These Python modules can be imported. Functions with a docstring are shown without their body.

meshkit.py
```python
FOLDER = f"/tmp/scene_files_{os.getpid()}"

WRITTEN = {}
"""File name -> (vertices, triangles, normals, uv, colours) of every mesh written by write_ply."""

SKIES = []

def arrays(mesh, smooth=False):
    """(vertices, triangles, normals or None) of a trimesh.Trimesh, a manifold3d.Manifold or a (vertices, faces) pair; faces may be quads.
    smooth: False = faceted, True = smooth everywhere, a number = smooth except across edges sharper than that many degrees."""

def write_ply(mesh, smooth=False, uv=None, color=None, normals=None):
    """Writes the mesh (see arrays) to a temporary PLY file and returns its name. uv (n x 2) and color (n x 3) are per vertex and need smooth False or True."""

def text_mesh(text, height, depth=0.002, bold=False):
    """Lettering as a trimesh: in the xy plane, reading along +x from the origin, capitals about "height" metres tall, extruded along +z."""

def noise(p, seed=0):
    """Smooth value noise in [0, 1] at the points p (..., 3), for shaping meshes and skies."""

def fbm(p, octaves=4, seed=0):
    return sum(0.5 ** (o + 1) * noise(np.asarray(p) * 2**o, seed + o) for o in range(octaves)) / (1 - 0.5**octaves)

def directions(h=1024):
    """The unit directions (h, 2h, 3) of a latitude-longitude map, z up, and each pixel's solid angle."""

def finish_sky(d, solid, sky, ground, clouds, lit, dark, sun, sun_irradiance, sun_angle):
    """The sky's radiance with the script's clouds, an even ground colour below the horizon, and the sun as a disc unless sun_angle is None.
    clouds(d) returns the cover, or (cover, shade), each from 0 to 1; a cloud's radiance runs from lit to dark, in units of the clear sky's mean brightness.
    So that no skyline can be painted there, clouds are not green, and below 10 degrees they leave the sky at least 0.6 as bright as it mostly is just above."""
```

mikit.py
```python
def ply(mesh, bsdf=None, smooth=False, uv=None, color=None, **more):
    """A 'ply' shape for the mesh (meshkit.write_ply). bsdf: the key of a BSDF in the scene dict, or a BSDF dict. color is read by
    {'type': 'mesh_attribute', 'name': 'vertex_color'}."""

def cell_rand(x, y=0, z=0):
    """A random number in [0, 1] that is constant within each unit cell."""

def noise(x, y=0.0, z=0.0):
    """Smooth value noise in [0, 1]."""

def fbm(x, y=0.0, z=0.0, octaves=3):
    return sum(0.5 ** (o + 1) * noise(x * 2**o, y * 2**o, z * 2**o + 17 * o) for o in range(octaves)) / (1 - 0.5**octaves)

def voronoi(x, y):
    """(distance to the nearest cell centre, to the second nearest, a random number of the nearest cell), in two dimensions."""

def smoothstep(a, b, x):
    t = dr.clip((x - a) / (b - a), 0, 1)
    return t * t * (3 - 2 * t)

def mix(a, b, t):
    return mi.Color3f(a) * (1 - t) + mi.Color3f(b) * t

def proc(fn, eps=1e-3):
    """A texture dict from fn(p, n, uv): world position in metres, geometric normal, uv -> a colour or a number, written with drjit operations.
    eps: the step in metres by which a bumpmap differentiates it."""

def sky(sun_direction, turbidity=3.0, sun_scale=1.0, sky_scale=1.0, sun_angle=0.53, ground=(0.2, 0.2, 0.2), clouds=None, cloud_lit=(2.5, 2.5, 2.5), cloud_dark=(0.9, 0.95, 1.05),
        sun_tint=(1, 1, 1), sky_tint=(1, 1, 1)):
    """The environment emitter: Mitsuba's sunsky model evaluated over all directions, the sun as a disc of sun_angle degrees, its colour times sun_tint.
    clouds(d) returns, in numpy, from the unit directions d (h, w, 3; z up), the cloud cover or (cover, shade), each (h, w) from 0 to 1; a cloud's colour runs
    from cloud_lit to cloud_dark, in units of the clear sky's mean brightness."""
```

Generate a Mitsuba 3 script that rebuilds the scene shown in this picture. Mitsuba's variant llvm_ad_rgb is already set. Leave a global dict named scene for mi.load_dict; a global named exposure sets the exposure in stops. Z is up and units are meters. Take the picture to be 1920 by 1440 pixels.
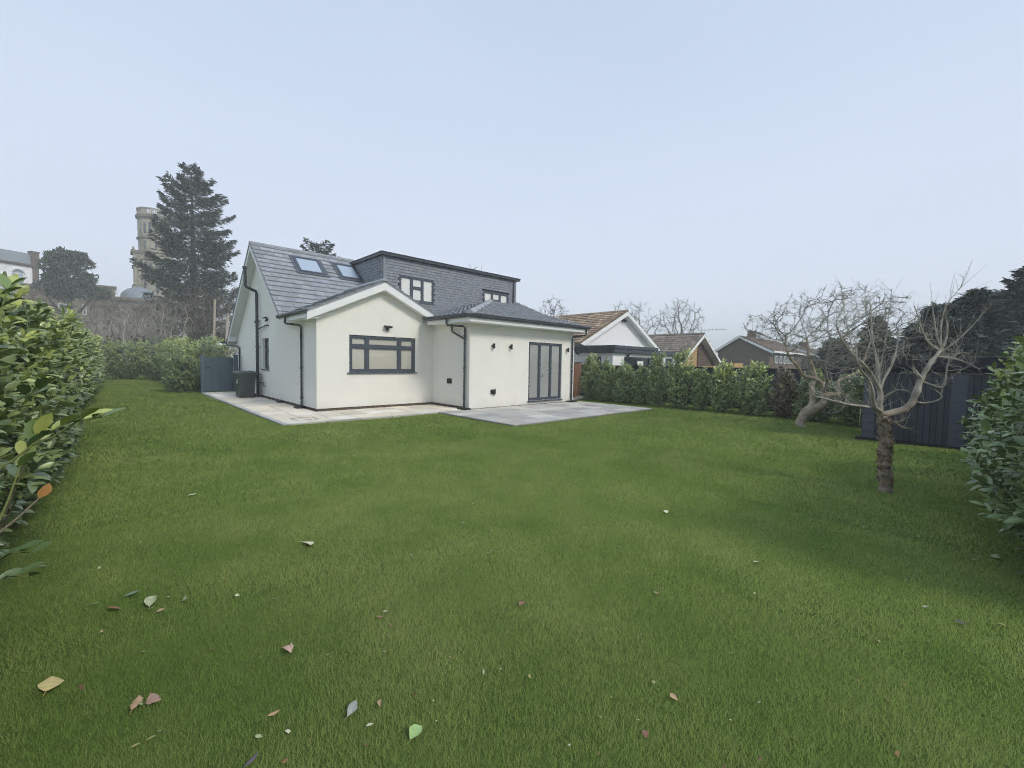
import math
import numpy as np, trimesh, shapely.geometry as sg
from scipy.spatial import cKDTree
import drjit as dr, mitsuba as mi, mikit, meshkit

T4 = mi.ScalarTransform4f
scene, labels = {}, {}
# ---------------------------------------------------------------- camera, sky, exposure
EYE = np.array([0.0, 0.0, 1.6])
YAW, PITCH, ROLL = np.radians([46.5, 2.9, 1.0])
_f0 = np.array([math.cos(YAW), math.sin(YAW), 0]); _r0 = np.array([math.sin(YAW), -math.cos(YAW), 0]); _u0 = np.array([0, 0, 1.0])
FWD = _f0 * math.cos(PITCH) - _u0 * math.sin(PITCH)
_u1 = _f0 * math.sin(PITCH) + _u0 * math.cos(PITCH)
UP = _u1 * math.cos(ROLL) - _r0 * math.sin(ROLL)
scene['camera'] = {'type': 'perspective', 'fov': 2 * math.degrees(math.atan(960 / 800)), 'fov_axis': 'x', 'near_clip': 0.05, 'far_clip': 3000.0,
                   'to_world': T4().look_at(origin=EYE.tolist(), target=(EYE + FWD).tolist(), up=UP.tolist()),
                   'medium': {'type': 'ref', 'id': 'air'}}
_el = math.radians(38); _az = math.radians(-81)


def haze_cover(d):
    """A bright, even layer of high haze: a little darker towards the zenith, thin streaks."""
    s = meshkit.fbm(d * np.array([2.0, 2.0, 5.0]) + 3.0, 4, 5)
    z = np.clip(d[..., 2], 0, 1)
    return np.full(z.shape, 0.96), np.clip(0.06 + 0.85 * z ** 0.8 + 0.14 * (s - 0.5), 0, 1)


scene['sky'] = mikit.sky((math.cos(_az) * math.cos(_el), math.sin(_az) * math.cos(_el), math.sin(_el)), turbidity=4, sun_scale=0.50, sky_scale=1.0, sun_angle=15.0,
                         clouds=haze_cover, cloud_lit=(2.90, 3.10, 3.60), cloud_dark=(1.12, 1.56, 2.18), sun_tint=(0.86, 1.0, 1.22), ground=(0.06, 0.08, 0.05))
exposure = 1.9

# ---------------------------------------------------------------- helpers
def rng(seed):
    return np.random.default_rng(seed)


_used = {}


def num(key):
    """key, or key_001, key_002 ... when it is taken."""
    n = _used.get(key, 0)
    _used[key] = n + 1
    return key if n == 0 else f'{key}_{n:03d}'


def tag(key, label=None, cat=None, group=None, kind=None):
    labels[key] = {k: v for k, v in (('label', label), ('category', cat), ('group', group), ('kind', kind)) if v}
    return key


def thing(name, label, cat, group=None):
    return tag(num(name), label, cat, group)


class MB:
    """Collects pieces (vertices, triangles, a colour each) into one mesh."""

    def __init__(self):
        self.v, self.f, self.c, self.n = [], [], [], 0

    def add(self, v, f, c=(0.5, 0.5, 0.5)):
        v = np.asarray(v, float); f = np.asarray(f, int)
        if f.shape[1] == 4:
            f = np.vstack([f[:, [0, 1, 2]], f[:, [0, 2, 3]]])
        self.v.append(v); self.f.append(f + self.n); self.n += len(v)
        self.c.append(np.broadcast_to(np.asarray(c, float), (len(v), 3)))
        return self

    def mesh(self, m, c=(0.5, 0.5, 0.5)):
        return self.add(m.vertices, m.faces, c)

    BF = np.array([[0, 2, 3, 1], [4, 5, 7, 6], [0, 1, 5, 4], [2, 6, 7, 3], [0, 4, 6, 2], [1, 3, 7, 5]])

    def box(self, x0, x1, y0, y1, z0, z1, c=(0.5, 0.5, 0.5)):
        v = np.array([[x, y, z] for z in (z0, z1) for y in (y0, y1) for x in (x0, x1)], float)
        return self.add(v, self.BF, c)

    def obox(self, o, u, v, w, c=(0.5, 0.5, 0.5)):
        """Box from the corner o along the three edge vectors u, v, w (right-handed)."""
        o, u, v, w = (np.asarray(a, float) for a in (o, u, v, w))
        p = np.array([o + a * u + b * v + d * w for d in (0, 1) for b in (0, 1) for a in (0, 1)])
        return self.add(p, self.BF, c)

    def prism(self, pts, vec, c=(0.5, 0.5, 0.5)):
        """The flat convex polygon pts swept along vec."""
        p = np.asarray(pts, float); n = len(p); q = p + np.asarray(vec, float)
        f = [[0, i + 1, i] for i in range(1, n - 1)] + [[n, n + i, n + i + 1] for i in range(1, n - 1)]
        for i in range(n):
            j = (i + 1) % n
            f += [[i, j, n + j], [i, n + j, n + i]]
        nrm = np.cross(p[1] - p[0], p[2] - p[1])
        f = np.array(f)
        if nrm @ np.asarray(vec, float) < 0:
            f = f[:, ::-1]
        return self.add(np.vstack([p, q]), f, c)

    def tube(self, pts, r, sides=8, c=(0.5, 0.5, 0.5), caps=True):
        p = np.asarray(pts, float); r = np.broadcast_to(np.asarray(r, float), (len(p),))
        t = np.gradient(p, axis=0); t /= np.linalg.norm(t, axis=1, keepdims=True) + 1e-12
        a = np.zeros_like(p); ref = np.array([0, 0, 1.0]) if abs(t[0, 2]) < 0.9 else np.array([1.0, 0, 0])
        a[0] = np.cross(t[0], ref)
        for i in range(1, len(p)):
            a[i] = a[i - 1] - t[i] * (a[i - 1] @ t[i])
        a /= np.linalg.norm(a, axis=1, keepdims=True) + 1e-12
        b = np.cross(t, a); ang = np.arange(sides) * 2 * math.pi / sides
        v = (p[:, None] + r[:, None, None] * (np.cos(ang)[None, :, None] * a[:, None] + np.sin(ang)[None, :, None] * b[:, None])).reshape(-1, 3)
        i, j = np.meshgrid(np.arange(len(p) - 1), np.arange(sides), indexing='ij')
        q = np.stack([i * sides + j, i * sides + (j + 1) % sides, (i + 1) * sides + (j + 1) % sides, (i + 1) * sides + j], -1).reshape(-1, 4)
        f = np.vstack([q[:, [0, 1, 2]], q[:, [0, 2, 3]]])
        if caps:
            k = len(v); v = np.vstack([v, p[:1], p[-1:]]); e = (len(p) - 1) * sides; s = np.arange(sides)
            f = np.vstack([f, np.stack([(s + 1) % sides, s, s * 0 + k], 1), np.stack([e + s, e + (s + 1) % sides, s * 0 + k + 1], 1)])
        return self.add(v, f, c)

    def lathe(self, profile, centre, n=24, c=(0.5, 0.5, 0.5)):
        """profile: (radius, z) from bottom to top, about the upright axis through centre."""
        pr = np.asarray(profile, float); a = np.arange(n) * 2 * math.pi / n
        v = np.stack([pr[:, None, 0] * np.cos(a), pr[:, None, 0] * np.sin(a), np.broadcast_to(pr[:, None, 1], (len(pr), n))], -1).reshape(-1, 3) + np.asarray(centre, float)
        i, j = np.meshgrid(np.arange(len(pr) - 1), np.arange(n), indexing='ij')
        return self.add(v, np.stack([i * n + j, i * n + (j + 1) % n, (i + 1) * n + (j + 1) % n, (i + 1) * n + j], -1).reshape(-1, 4), c)

    def arrays(self):
        return np.vstack(self.v), np.vstack(self.f), np.vstack(self.c)

    def build(self, key, bsdf, smooth=False, color=False, kind=None, label=None):
        if not self.v:
            return None
        v, f, c = self.arrays()
        return put(key, (v, f), bsdf, smooth, c if color else None, kind, label)


def put(key, mesh, bsdf, smooth=False, color=None, kind=None, label=None, **more):
    key = num(key)
    scene[key] = mikit.ply(mesh, bsdf, smooth=smooth, color=color, **more)
    if kind or label:
        labels[key] = {k: v for k, v in (('kind', kind), ('label', label)) if v}
    return key


def struct(key, mesh, bsdf, smooth=False, color=None):
    key = put(key, mesh, bsdf, smooth, color)
    labels[key] = {'kind': 'structure'}
    return key


def poly_slab(outer, holes, origin, u, v, thick):
    """A flat plate with holes: polygon in (u, v), thickness along u x v."""
    m = trimesh.creation.extrude_polygon(sg.Polygon(outer, holes), thick, engine='earcut')
    u, v = np.asarray(u, float), np.asarray(v, float); w = np.cross(u, v)
    m.vertices = np.asarray(origin, float) + m.vertices @ np.array([u, v, w])
    return m


def rect(x0, x1, z0, z1):
    return [(x0, z0), (x1, z0), (x1, z1), (x0, z1)]


# ---------------------------------------------------------------- materials (each once)
def rgb(*c):
    return {'type': 'rgb', 'value': list(c)}


def pr(color, rough=0.5, spec=0.5, two=True, **k):
    b = {'type': 'principled', 'base_color': color if isinstance(color, dict) else rgb(*color), 'roughness': rough, 'specular': spec, **k}
    return {'type': 'twosided', 'bsdf': b} if two else b


VC = {'type': 'mesh_attribute', 'name': 'vertex_color'}


def wall_color(p, n, uv):
    m = mikit.fbm(p.x * 0.7, p.y * 0.7, p.z * 0.9, 3)
    streak = mikit.noise(p.x * 6, p.y * 6, p.z * 0.5)
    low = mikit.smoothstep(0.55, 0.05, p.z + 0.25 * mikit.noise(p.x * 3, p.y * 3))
    c = mikit.mix((0.75, 0.735, 0.675), (0.83, 0.815, 0.76), m * 0.75 + streak * 0.25)
    run = mikit.smoothstep(0.62, 0.95, mikit.noise(p.x * 9 + p.y * 9, 0, p.z * 0.35)) * mikit.noise(p.x, p.y, p.z * 1.5)
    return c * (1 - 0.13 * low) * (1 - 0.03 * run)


def wall_bump(p, n, uv):
    return mikit.noise(p.x * 90, p.y * 90, p.z * 90) * 0.6 + mikit.noise(p.x * 14, p.y * 14, p.z * 14)


def soil_color(p, n, uv):
    return mikit.mix((0.050, 0.085, 0.018), (0.085, 0.125, 0.030), mikit.fbm(p.x * 2.2, p.y * 2.2, 0, 3))


def stone_color(p, n, uv):
    m = mikit.fbm(p.x * 0.6, p.y * 0.6, p.z * 0.6, 4)
    s = mikit.smoothstep(0.45, 0.8, mikit.noise(p.x * 1.3, p.y * 1.3, p.z * 0.2))
    course = mikit.cell_rand(dr.floor(p.x * 1.2 + p.y * 1.2), 0, dr.floor(p.z * 2.5))
    return mikit.mix((0.23, 0.21, 0.165), (0.40, 0.37, 0.30), m * 0.7 + course * 0.3) * (1 - 0.35 * s)


def brick_color(p, n, uv):
    h = p.x * dr.abs(n.y) + p.y * dr.abs(n.x)
    row = dr.floor(p.z / 0.075); off = 0.5 * (row - 2 * dr.floor(row / 2))
    u, v = h / 0.225 + off, p.z / 0.075
    fu, fv = u - dr.floor(u), v - dr.floor(v)
    joint = dr.select((fu < 0.05) | (fv < 0.13), 1.0, 0.0)
    r = mikit.cell_rand(dr.floor(u), dr.floor(v))
    return mikit.mix(mikit.mix((0.36, 0.20, 0.075), (0.50, 0.33, 0.14), r), (0.42, 0.38, 0.30), joint)


def brown_brick(p, n, uv):
    r = mikit.cell_rand(dr.floor((p.x + p.y) / 0.3), dr.floor(p.z / 0.12)); m = mikit.fbm(p.x, p.y, p.z, 3)
    return mikit.mix((0.085, 0.062, 0.052), (0.15, 0.112, 0.094), r * 0.6 + m * 0.4)


def bin_color(p, n, uv):
    return mikit.mix((0.050, 0.062, 0.064), (0.085, 0.098, 0.098), mikit.fbm(p.x * 6, p.y * 6, p.z * 6, 3))


B = scene
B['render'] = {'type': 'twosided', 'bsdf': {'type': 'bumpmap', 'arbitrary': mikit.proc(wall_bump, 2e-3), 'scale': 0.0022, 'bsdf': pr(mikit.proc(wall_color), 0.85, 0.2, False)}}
B['soil'] = pr(mikit.proc(soil_color), 0.95, 0.05)
B['stone'] = pr(mikit.proc(stone_color), 0.9, 0.1)
B['yellow_brick'] = pr(mikit.proc(brick_color), 0.9, 0.1)
B['brown_brick'] = pr(mikit.proc(brown_brick), 0.9, 0.1)
B['bin_plastic'] = pr(mikit.proc(bin_color), 0.45, 0.5)
B['upvc'] = pr((0.76, 0.77, 0.77), 0.35, 0.5)
B['white_wall'] = pr((0.80, 0.80, 0.82), 0.8, 0.2)
B['anthracite'] = pr((0.058, 0.070, 0.092), 0.42, 0.5)
B['pipe'] = pr((0.042, 0.047, 0.060), 0.35, 0.5)
B['black'] = pr((0.016, 0.016, 0.018), 0.5, 0.4)
B['gate_paint'] = pr((0.075, 0.11, 0.135), 0.5, 0.4)
B['shed_panel'] = pr(VC, 0.6, 0.35)
B['plinth'] = pr((0.13, 0.10, 0.085), 0.9, 0.2)
B['blind'] = pr((0.72, 0.72, 0.68), 0.8, 0.2)
B['roller_blind'] = pr((0.50, 0.485, 0.43), 0.85, 0.15)
B['room'] = pr((0.10, 0.10, 0.10), 0.9, 0.1)
B['glass'] = {'type': 'thindielectric', 'int_ior': 1.5}
B['dark_glass'] = pr((0.035, 0.042, 0.052), 0.06, 0.6)
B['sky_glass'] = pr((0.36, 0.43, 0.52), 0.08, 0.7)  # opaque pane, the pale reflected sky is put into its base colour
B['painted'] = pr(VC, 0.85, 0.15)            # vertex colour, matt: tiles, slabs, bark, posts
B['turf'] = {'type': 'twosided', 'bsdf': {'type': 'diffuse', 'reflectance': VC}}
B['leaf'] = pr(VC, 0.33, 0.75)
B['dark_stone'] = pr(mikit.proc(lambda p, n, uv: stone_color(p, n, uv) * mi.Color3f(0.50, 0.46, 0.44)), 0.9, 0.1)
B['needle'] = pr(VC, 0.7, 0.2)
B['flashing'] = pr((0.085, 0.095, 0.115), 0.5, 0.4)
B['lead'] = pr((0.20, 0.235, 0.275), 0.5, 0.4)
B['metal'] = {'type': 'roughconductor', 'material': 'Al', 'alpha': 0.3}
# ---------------------------------------------------------------- ground, lawn, paving
g = trimesh.creation.box((1600, 1600, 0.2)); g.apply_translation((0, 0, -0.16))
struct('ground', g, 'soil')
LX, LY = np.meshgrid(np.linspace(-1.6, 17.2, 60), np.linspace(-1.8, 40.5, 110), indexing='ij')


def lawn_z(x, y):
    p = np.stack([np.asarray(x) * 0.35, np.asarray(y) * 0.35, np.zeros_like(np.asarray(x, float))], -1)
    return 0.05 * (meshkit.fbm(p, 2, 3) - 0.5) * np.clip((np.hypot(x, y) - 1) / 6, 0, 1)


lz = lawn_z(LX, LY)
ii, jj = np.meshgrid(np.arange(59), np.arange(109), indexing='ij'); k0 = (ii * 110 + jj).ravel()
struct('lawn', (np.stack([LX, LY, lz - 0.02], -1).reshape(-1, 3), np.stack([k0, k0 + 110, k0 + 111, k0 + 1], 1)), 'soil', True)
PAVED = [(2.98, 8.62, 11.08, 13.35), (2.98, 4.6, 13.3, 23.4), (7.38, 14.32, 7.66, 11.2), (4.5, 17.4, 13.2, 24.5), (8.6, 14.1, 11.1, 13.3), (14.1, 16.6, 11.75, 13.3)]


def make_grass():
    R = rng(11)
    P, Wd, Hh = [], [], []
    # (ring from, to, blades per square metre, width, height); thinner and denser close to the eye
    for r0, r1, dens, w, h in ((1.2, 3.2, 30000, 0.0019, 0.016), (3.2, 5.5, 16000, 0.0029, 0.017), (5.5, 9, 6500, 0.0055, 0.018), (9, 15, 2000, 0.010, 0.023), (15, 41, 520, 0.018, 0.026)):
        x0, x1, y0, y1 = -0.95, min(16.6, r1), -1.3, min(39, r1)
        n = int((x1 - x0) * (y1 - y0) * dens)
        q = np.stack([R.uniform(x0, x1, n), R.uniform(y0, y1, n)], 1)
        rr = np.hypot(q[:, 0], q[:, 1]) * (1 + R.normal(0, 0.05, n))
        keep = (rr >= r0) & (rr < r1) & ((q @ FWD[:2]) > 0.45 * rr)
        keep &= ~((q[:, 1] > 14) & (q[:, 0] > 4)) & ~((q[:, 1] > 23) & (q[:, 0] > 3.2))
        for a, b, c, d in PAVED:
            keep &= ~((q[:, 0] > a) & (q[:, 0] < b) & (q[:, 1] > c) & (q[:, 1] < d))
        q = q[keep]; n = len(q)
        P.append(q); Wd.append(w * R.uniform(0.6, 1.3, n)); Hh.append(h * R.uniform(0.55, 1.25, n))
    P, Wd, Hh = np.vstack(P), np.concatenate(Wd), np.concatenate(Hh); n = len(P)
    p3 = np.column_stack([P, np.zeros(n)])
    big = meshkit.fbm(p3 * 0.55, 3, 1); mid = meshkit.fbm(p3 * 2.4, 3, 2); fine = meshkit.noise(p3 * 9, 4)
    Hh = Hh * (0.75 + 0.6 * mid)
    az = R.uniform(0, 2 * np.pi, n); lean = R.uniform(0.3, 1.9, n)
    d = np.stack([np.cos(az), np.sin(az)], 1)
    side = np.stack([-d[:, 1], d[:, 0]], 1) * (Wd / 2)[:, None]
    z0 = lawn_z(P[:, 0], P[:, 1]) - 0.022
    v = np.empty((n, 3, 3))
    v[:, 0, :2], v[:, 1, :2], v[:, 2, :2] = P - side, P + side, P + d * (Hh * lean)[:, None]
    v[:, 0, 2] = v[:, 1, 2] = z0; v[:, 2, 2] = z0 + Hh + 0.01
    t = np.clip(0.06 + 0.98 * (0.5 * big + 0.5 * mid) + R.normal(0, 0.06, n) + 0.12 * (fine - 0.5), 0, 1)[:, None]
    c = np.array([0.082, 0.168, 0.024]) * (1 - t) + np.array([0.33, 0.375, 0.115]) * t
    straw = (R.random(n) < 0.02 + 0.35 * np.clip(mid * .6 + big * .4 - 0.55, 0, 1))[:, None]
    c = np.where(straw, np.array([0.34, 0.32, 0.15]) * R.uniform(0.6, 1.1, (n, 1)), c) * R.uniform(0.88, 1.12, (n, 1))
    col = np.repeat(c[:, None], 3, 1)
    nn = np.cross(v[:, 1] - v[:, 0], v[:, 2] - v[:, 0]); nn /= np.linalg.norm(nn, axis=1, keepdims=True) + 1e-12; nn *= np.sign(nn[:, 2:] + 1e-9)
    nn = nn * 0.35 + np.array([0, 0, 1.0]); nn /= np.linalg.norm(nn, axis=1, keepdims=True)     # soft blades: normals lean up, as of the whole sward
    key = num('grass')
    scene[key] = {'type': 'ply', 'filename': meshkit.write_ply((v.reshape(-1, 3), np.arange(3 * n).reshape(-1, 3)), False, None, col.reshape(-1, 3), normals=np.repeat(nn, 3, 0)), 'face_normals': False, 'bsdf': {'type': 'ref', 'id': 'turf'}}
    tag(key, 'short mown green lawn grass with yellowish and darker patches', 'grass', kind='stuff')


make_grass()


def make_litter():
    R = rng(12); m = MB()
    for _ in range(420):
        r, a = 1.3 + 11 * R.random() ** 1.4, R.uniform(math.radians(2), math.radians(93)); x, y = r * math.cos(a), r * math.sin(a)
        if any(p0 < x < p1 and q0 < y < q1 for p0, p1, q0, q1 in PAVED) or y < -.3:
            continue
        z = float(lawn_z(x, y)) + R.uniform(-.006, .006); s = R.uniform(.004, .014); t = R.uniform(0, 6.28); d, e = np.array([math.cos(t), math.sin(t), R.normal(0, .4)]) * s, np.array([-math.sin(t), math.cos(t), R.normal(0, .4)]) * s * R.uniform(.3, .8)
        c = np.array([(.42, .36, .22), (.30, .18, .10), (.52, .50, .36), (.20, .13, .08), (.38, .40, .20)][R.integers(5)]) * R.uniform(.7, 1.2); p = np.array([x, y, z])
        m.add([p - d, p + e, p + d + [0, 0, s * .4], p - e], [[0, 1, 2, 3]], c)
    tag(m.build('leaf_litter', 'turf', color=True), 'tiny scraps of dead leaf and straw scattered through the lawn grass', 'leaf litter', kind='stuff')


make_litter()


def slab(parent, x0, x1, y0, y1, top, R, tones, name='slab', thick=0.045, gap=0.009):
    """One paving stone with chamfered top edges, its own tone and a hair of tilt."""
    a, b, c, d = x0 + gap, x1 - gap, y0 + gap, y1 - gap; e = 0.008
    z = top + R.normal(0, 0.0015)
    lo = np.array([[a, c, z - thick], [b, c, z - thick], [b, d, z - thick], [a, d, z - thick]])
    mid = lo + [0, 0, thick - e]
    hi = np.array([[a + e, c + e, z], [b - e, c + e, z], [b - e, d - e, z], [a + e, d - e, z]])
    hi[:, 2] += R.normal(0, 0.001, 4)
    v = np.vstack([lo, mid, hi]); f = []
    for k in range(2):
        for i in range(4):
            j = (i + 1) % 4
            f.append([4 * k + i, 4 * k + j, 4 * k + 4 + j, 4 * k + 4 + i])
    f.append([8, 9, 10, 11])
    t = tones[R.integers(len(tones))] * R.uniform(0.88, 1.12)
    cc = np.broadcast_to(np.clip(t, 0, 1), (12, 3)) * R.uniform(0.95, 1.05, (12, 1))
    put(parent + '__' + name, (v, f), 'painted', False, cc)


R = rng(5)
GREY = [np.array(c) for c in ((0.34, 0.335, 0.315), (0.39, 0.38, 0.35), (0.31, 0.305, 0.29), (0.42, 0.405, 0.37), (0.355, 0.33, 0.305))]
BUFF = [np.array(c) for c in ((0.52, 0.47, 0.38), (0.56, 0.51, 0.42), (0.50, 0.46, 0.40), (0.58, 0.55, 0.48))]
m = MB(); m.box(7.4, 14.3, 7.68, 11.10, -0.05, 0.006, (0.20, 0.19, 0.175)); m.build('patio', 'painted', color=True); labels['patio'] = {'kind': 'structure'}
y = 7.68
for row, hgt in enumerate((0.58, 0.57, 0.57, 0.57, 0.565, 0.565)):
    x = 7.4
    while x < 14.29:
        w = R.choice([0.58, 0.86, 0.58, 0.29 if 0 < row < 5 else 0.58])
        if 14.3 - x - w < 0.25:
            w = 14.3 - x
        slab('patio', x, x + w, y, y + hgt, 0.03, R, GREY); x += w
    y += hgt
m = MB(); m.box(3.12, 8.58, 11.16, 13.27, -0.05, 0.010, (0.4, 0.37, 0.31)).box(3.12, 4.52, 13.27, 23.3, -0.05, 0.010, (0.4, 0.37, 0.31))
m.build('path', 'painted', color=True); labels['path'] = {'kind': 'structure'}
for x in np.arange(3.12, 7.3, 0.605):
    for k, y in enumerate(np.arange(11.16, 13.2, 0.70)):
        slab('path', x, min(x + 0.605, 7.36 if y < 11.2 else 8.58), y, min(y + 0.70, 13.26), 0.026, R, BUFF)
for x in np.arange(7.355, 8.5, 0.605):
    slab('path', x, min(x + 0.605, 8.57), 11.16, 11.9, 0.026, R, BUFF); slab('path', x, min(x + 0.605, 8.57), 11.9, 12.6, 0.026, R, BUFF); slab('path', x, min(x + 0.605, 8.57), 12.6, 13.26, 0.026, R, BUFF)
for y in np.arange(13.27, 23.2, 0.62):
    for x in (3.12, 3.82):
        slab('path', x, x + 0.70, y, min(y + 0.62, 23.3), 0.026, R, BUFF)
for y in np.arange(11.02, 23.2, 0.9):   # upright edging stones along the lawn
    slab('path', 2.98, 3.12, y, min(y + 0.9, 23.3), 0.035, R, [np.array((0.36, 0.36, 0.36))], 'edging_stone', 0.14)
for x in np.arange(3.12, 7.3, 0.9):
    slab('path', x, min(x + 0.9, 7.38), 11.02, 11.16, 0.035, R, [np.array((0.44, 0.42, 0.37))], 'edging_stone', 0.14)
m = MB()
for d in ((3.45, 4.0, 11.55, 11.565), (3.45, 4.0, 12.05, 12.065), (3.45, 3.465, 11.55, 12.065), (3.985, 4.0, 11.55, 12.065)):
    m.box(*d, 0.02, 0.0315, (0.10, 0.09, 0.08))
m.build('path__cover_frame', 'painted', color=True)
m = MB(); m.box(14.15, 16.45, 11.8, 12.55, -0.05, 0.014, (0.4, 0.38, 0.34)); m.build('path_behind_house', 'painted', color=True)
labels['path_behind_house'] = {'kind': 'structure'}
for x in np.arange(14.15, 16.4, 0.575):
    slab('path_behind_house', x, x + 0.575, 11.8, 12.55, 0.028, R, BUFF)

# ---------------------------------------------------------------- the bungalow
H = thing('bungalow', 'cream rendered bungalow with grey tiled roof, tile-hung dormer and anthracite windows on the lawn', 'house')
TL, RL, RY, RZ = 4.54, 17.1, 19.6, 6.15      # left wall, right wall, ridge y and z
SL = 0.8                                     # slope of the main roof


def main_z(y):
    return RZ - SL * abs(RY - y)


W = H + '__wall'
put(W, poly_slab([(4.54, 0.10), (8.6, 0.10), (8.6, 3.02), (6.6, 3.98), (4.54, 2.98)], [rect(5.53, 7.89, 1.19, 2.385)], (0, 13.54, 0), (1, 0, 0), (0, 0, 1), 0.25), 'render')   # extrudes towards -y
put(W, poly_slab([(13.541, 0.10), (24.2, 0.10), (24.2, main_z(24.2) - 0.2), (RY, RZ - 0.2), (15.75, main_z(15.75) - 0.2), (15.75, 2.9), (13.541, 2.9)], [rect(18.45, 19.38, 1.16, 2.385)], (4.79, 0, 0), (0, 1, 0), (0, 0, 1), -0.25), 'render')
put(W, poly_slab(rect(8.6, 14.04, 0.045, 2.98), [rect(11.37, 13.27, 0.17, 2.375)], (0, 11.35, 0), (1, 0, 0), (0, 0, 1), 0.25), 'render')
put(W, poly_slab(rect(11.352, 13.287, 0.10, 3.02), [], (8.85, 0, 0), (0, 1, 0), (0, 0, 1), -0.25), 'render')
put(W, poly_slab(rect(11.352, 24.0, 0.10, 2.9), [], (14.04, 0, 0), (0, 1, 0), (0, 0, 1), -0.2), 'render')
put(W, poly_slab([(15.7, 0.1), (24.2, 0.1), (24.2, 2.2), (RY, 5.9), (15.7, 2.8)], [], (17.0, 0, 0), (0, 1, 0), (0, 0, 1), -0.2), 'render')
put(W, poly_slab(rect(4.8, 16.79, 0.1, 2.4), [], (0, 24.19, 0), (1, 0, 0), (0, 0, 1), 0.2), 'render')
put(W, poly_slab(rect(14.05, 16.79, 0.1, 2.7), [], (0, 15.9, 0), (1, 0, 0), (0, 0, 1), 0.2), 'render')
m = MB()
m.box(4.57, 8.63, 13.32, 13.5, -0.1, 0.099).box(4.57, 4.75, 13.5, 24.1, -0.1, 0.099).box(8.63, 8.8, 11.36, 13.5, -0.1, 0.099).box(8.64, 14.02, 11.13, 11.3, -0.1, 0.044)
m.build(H + '__plinth', 'plinth')


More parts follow.
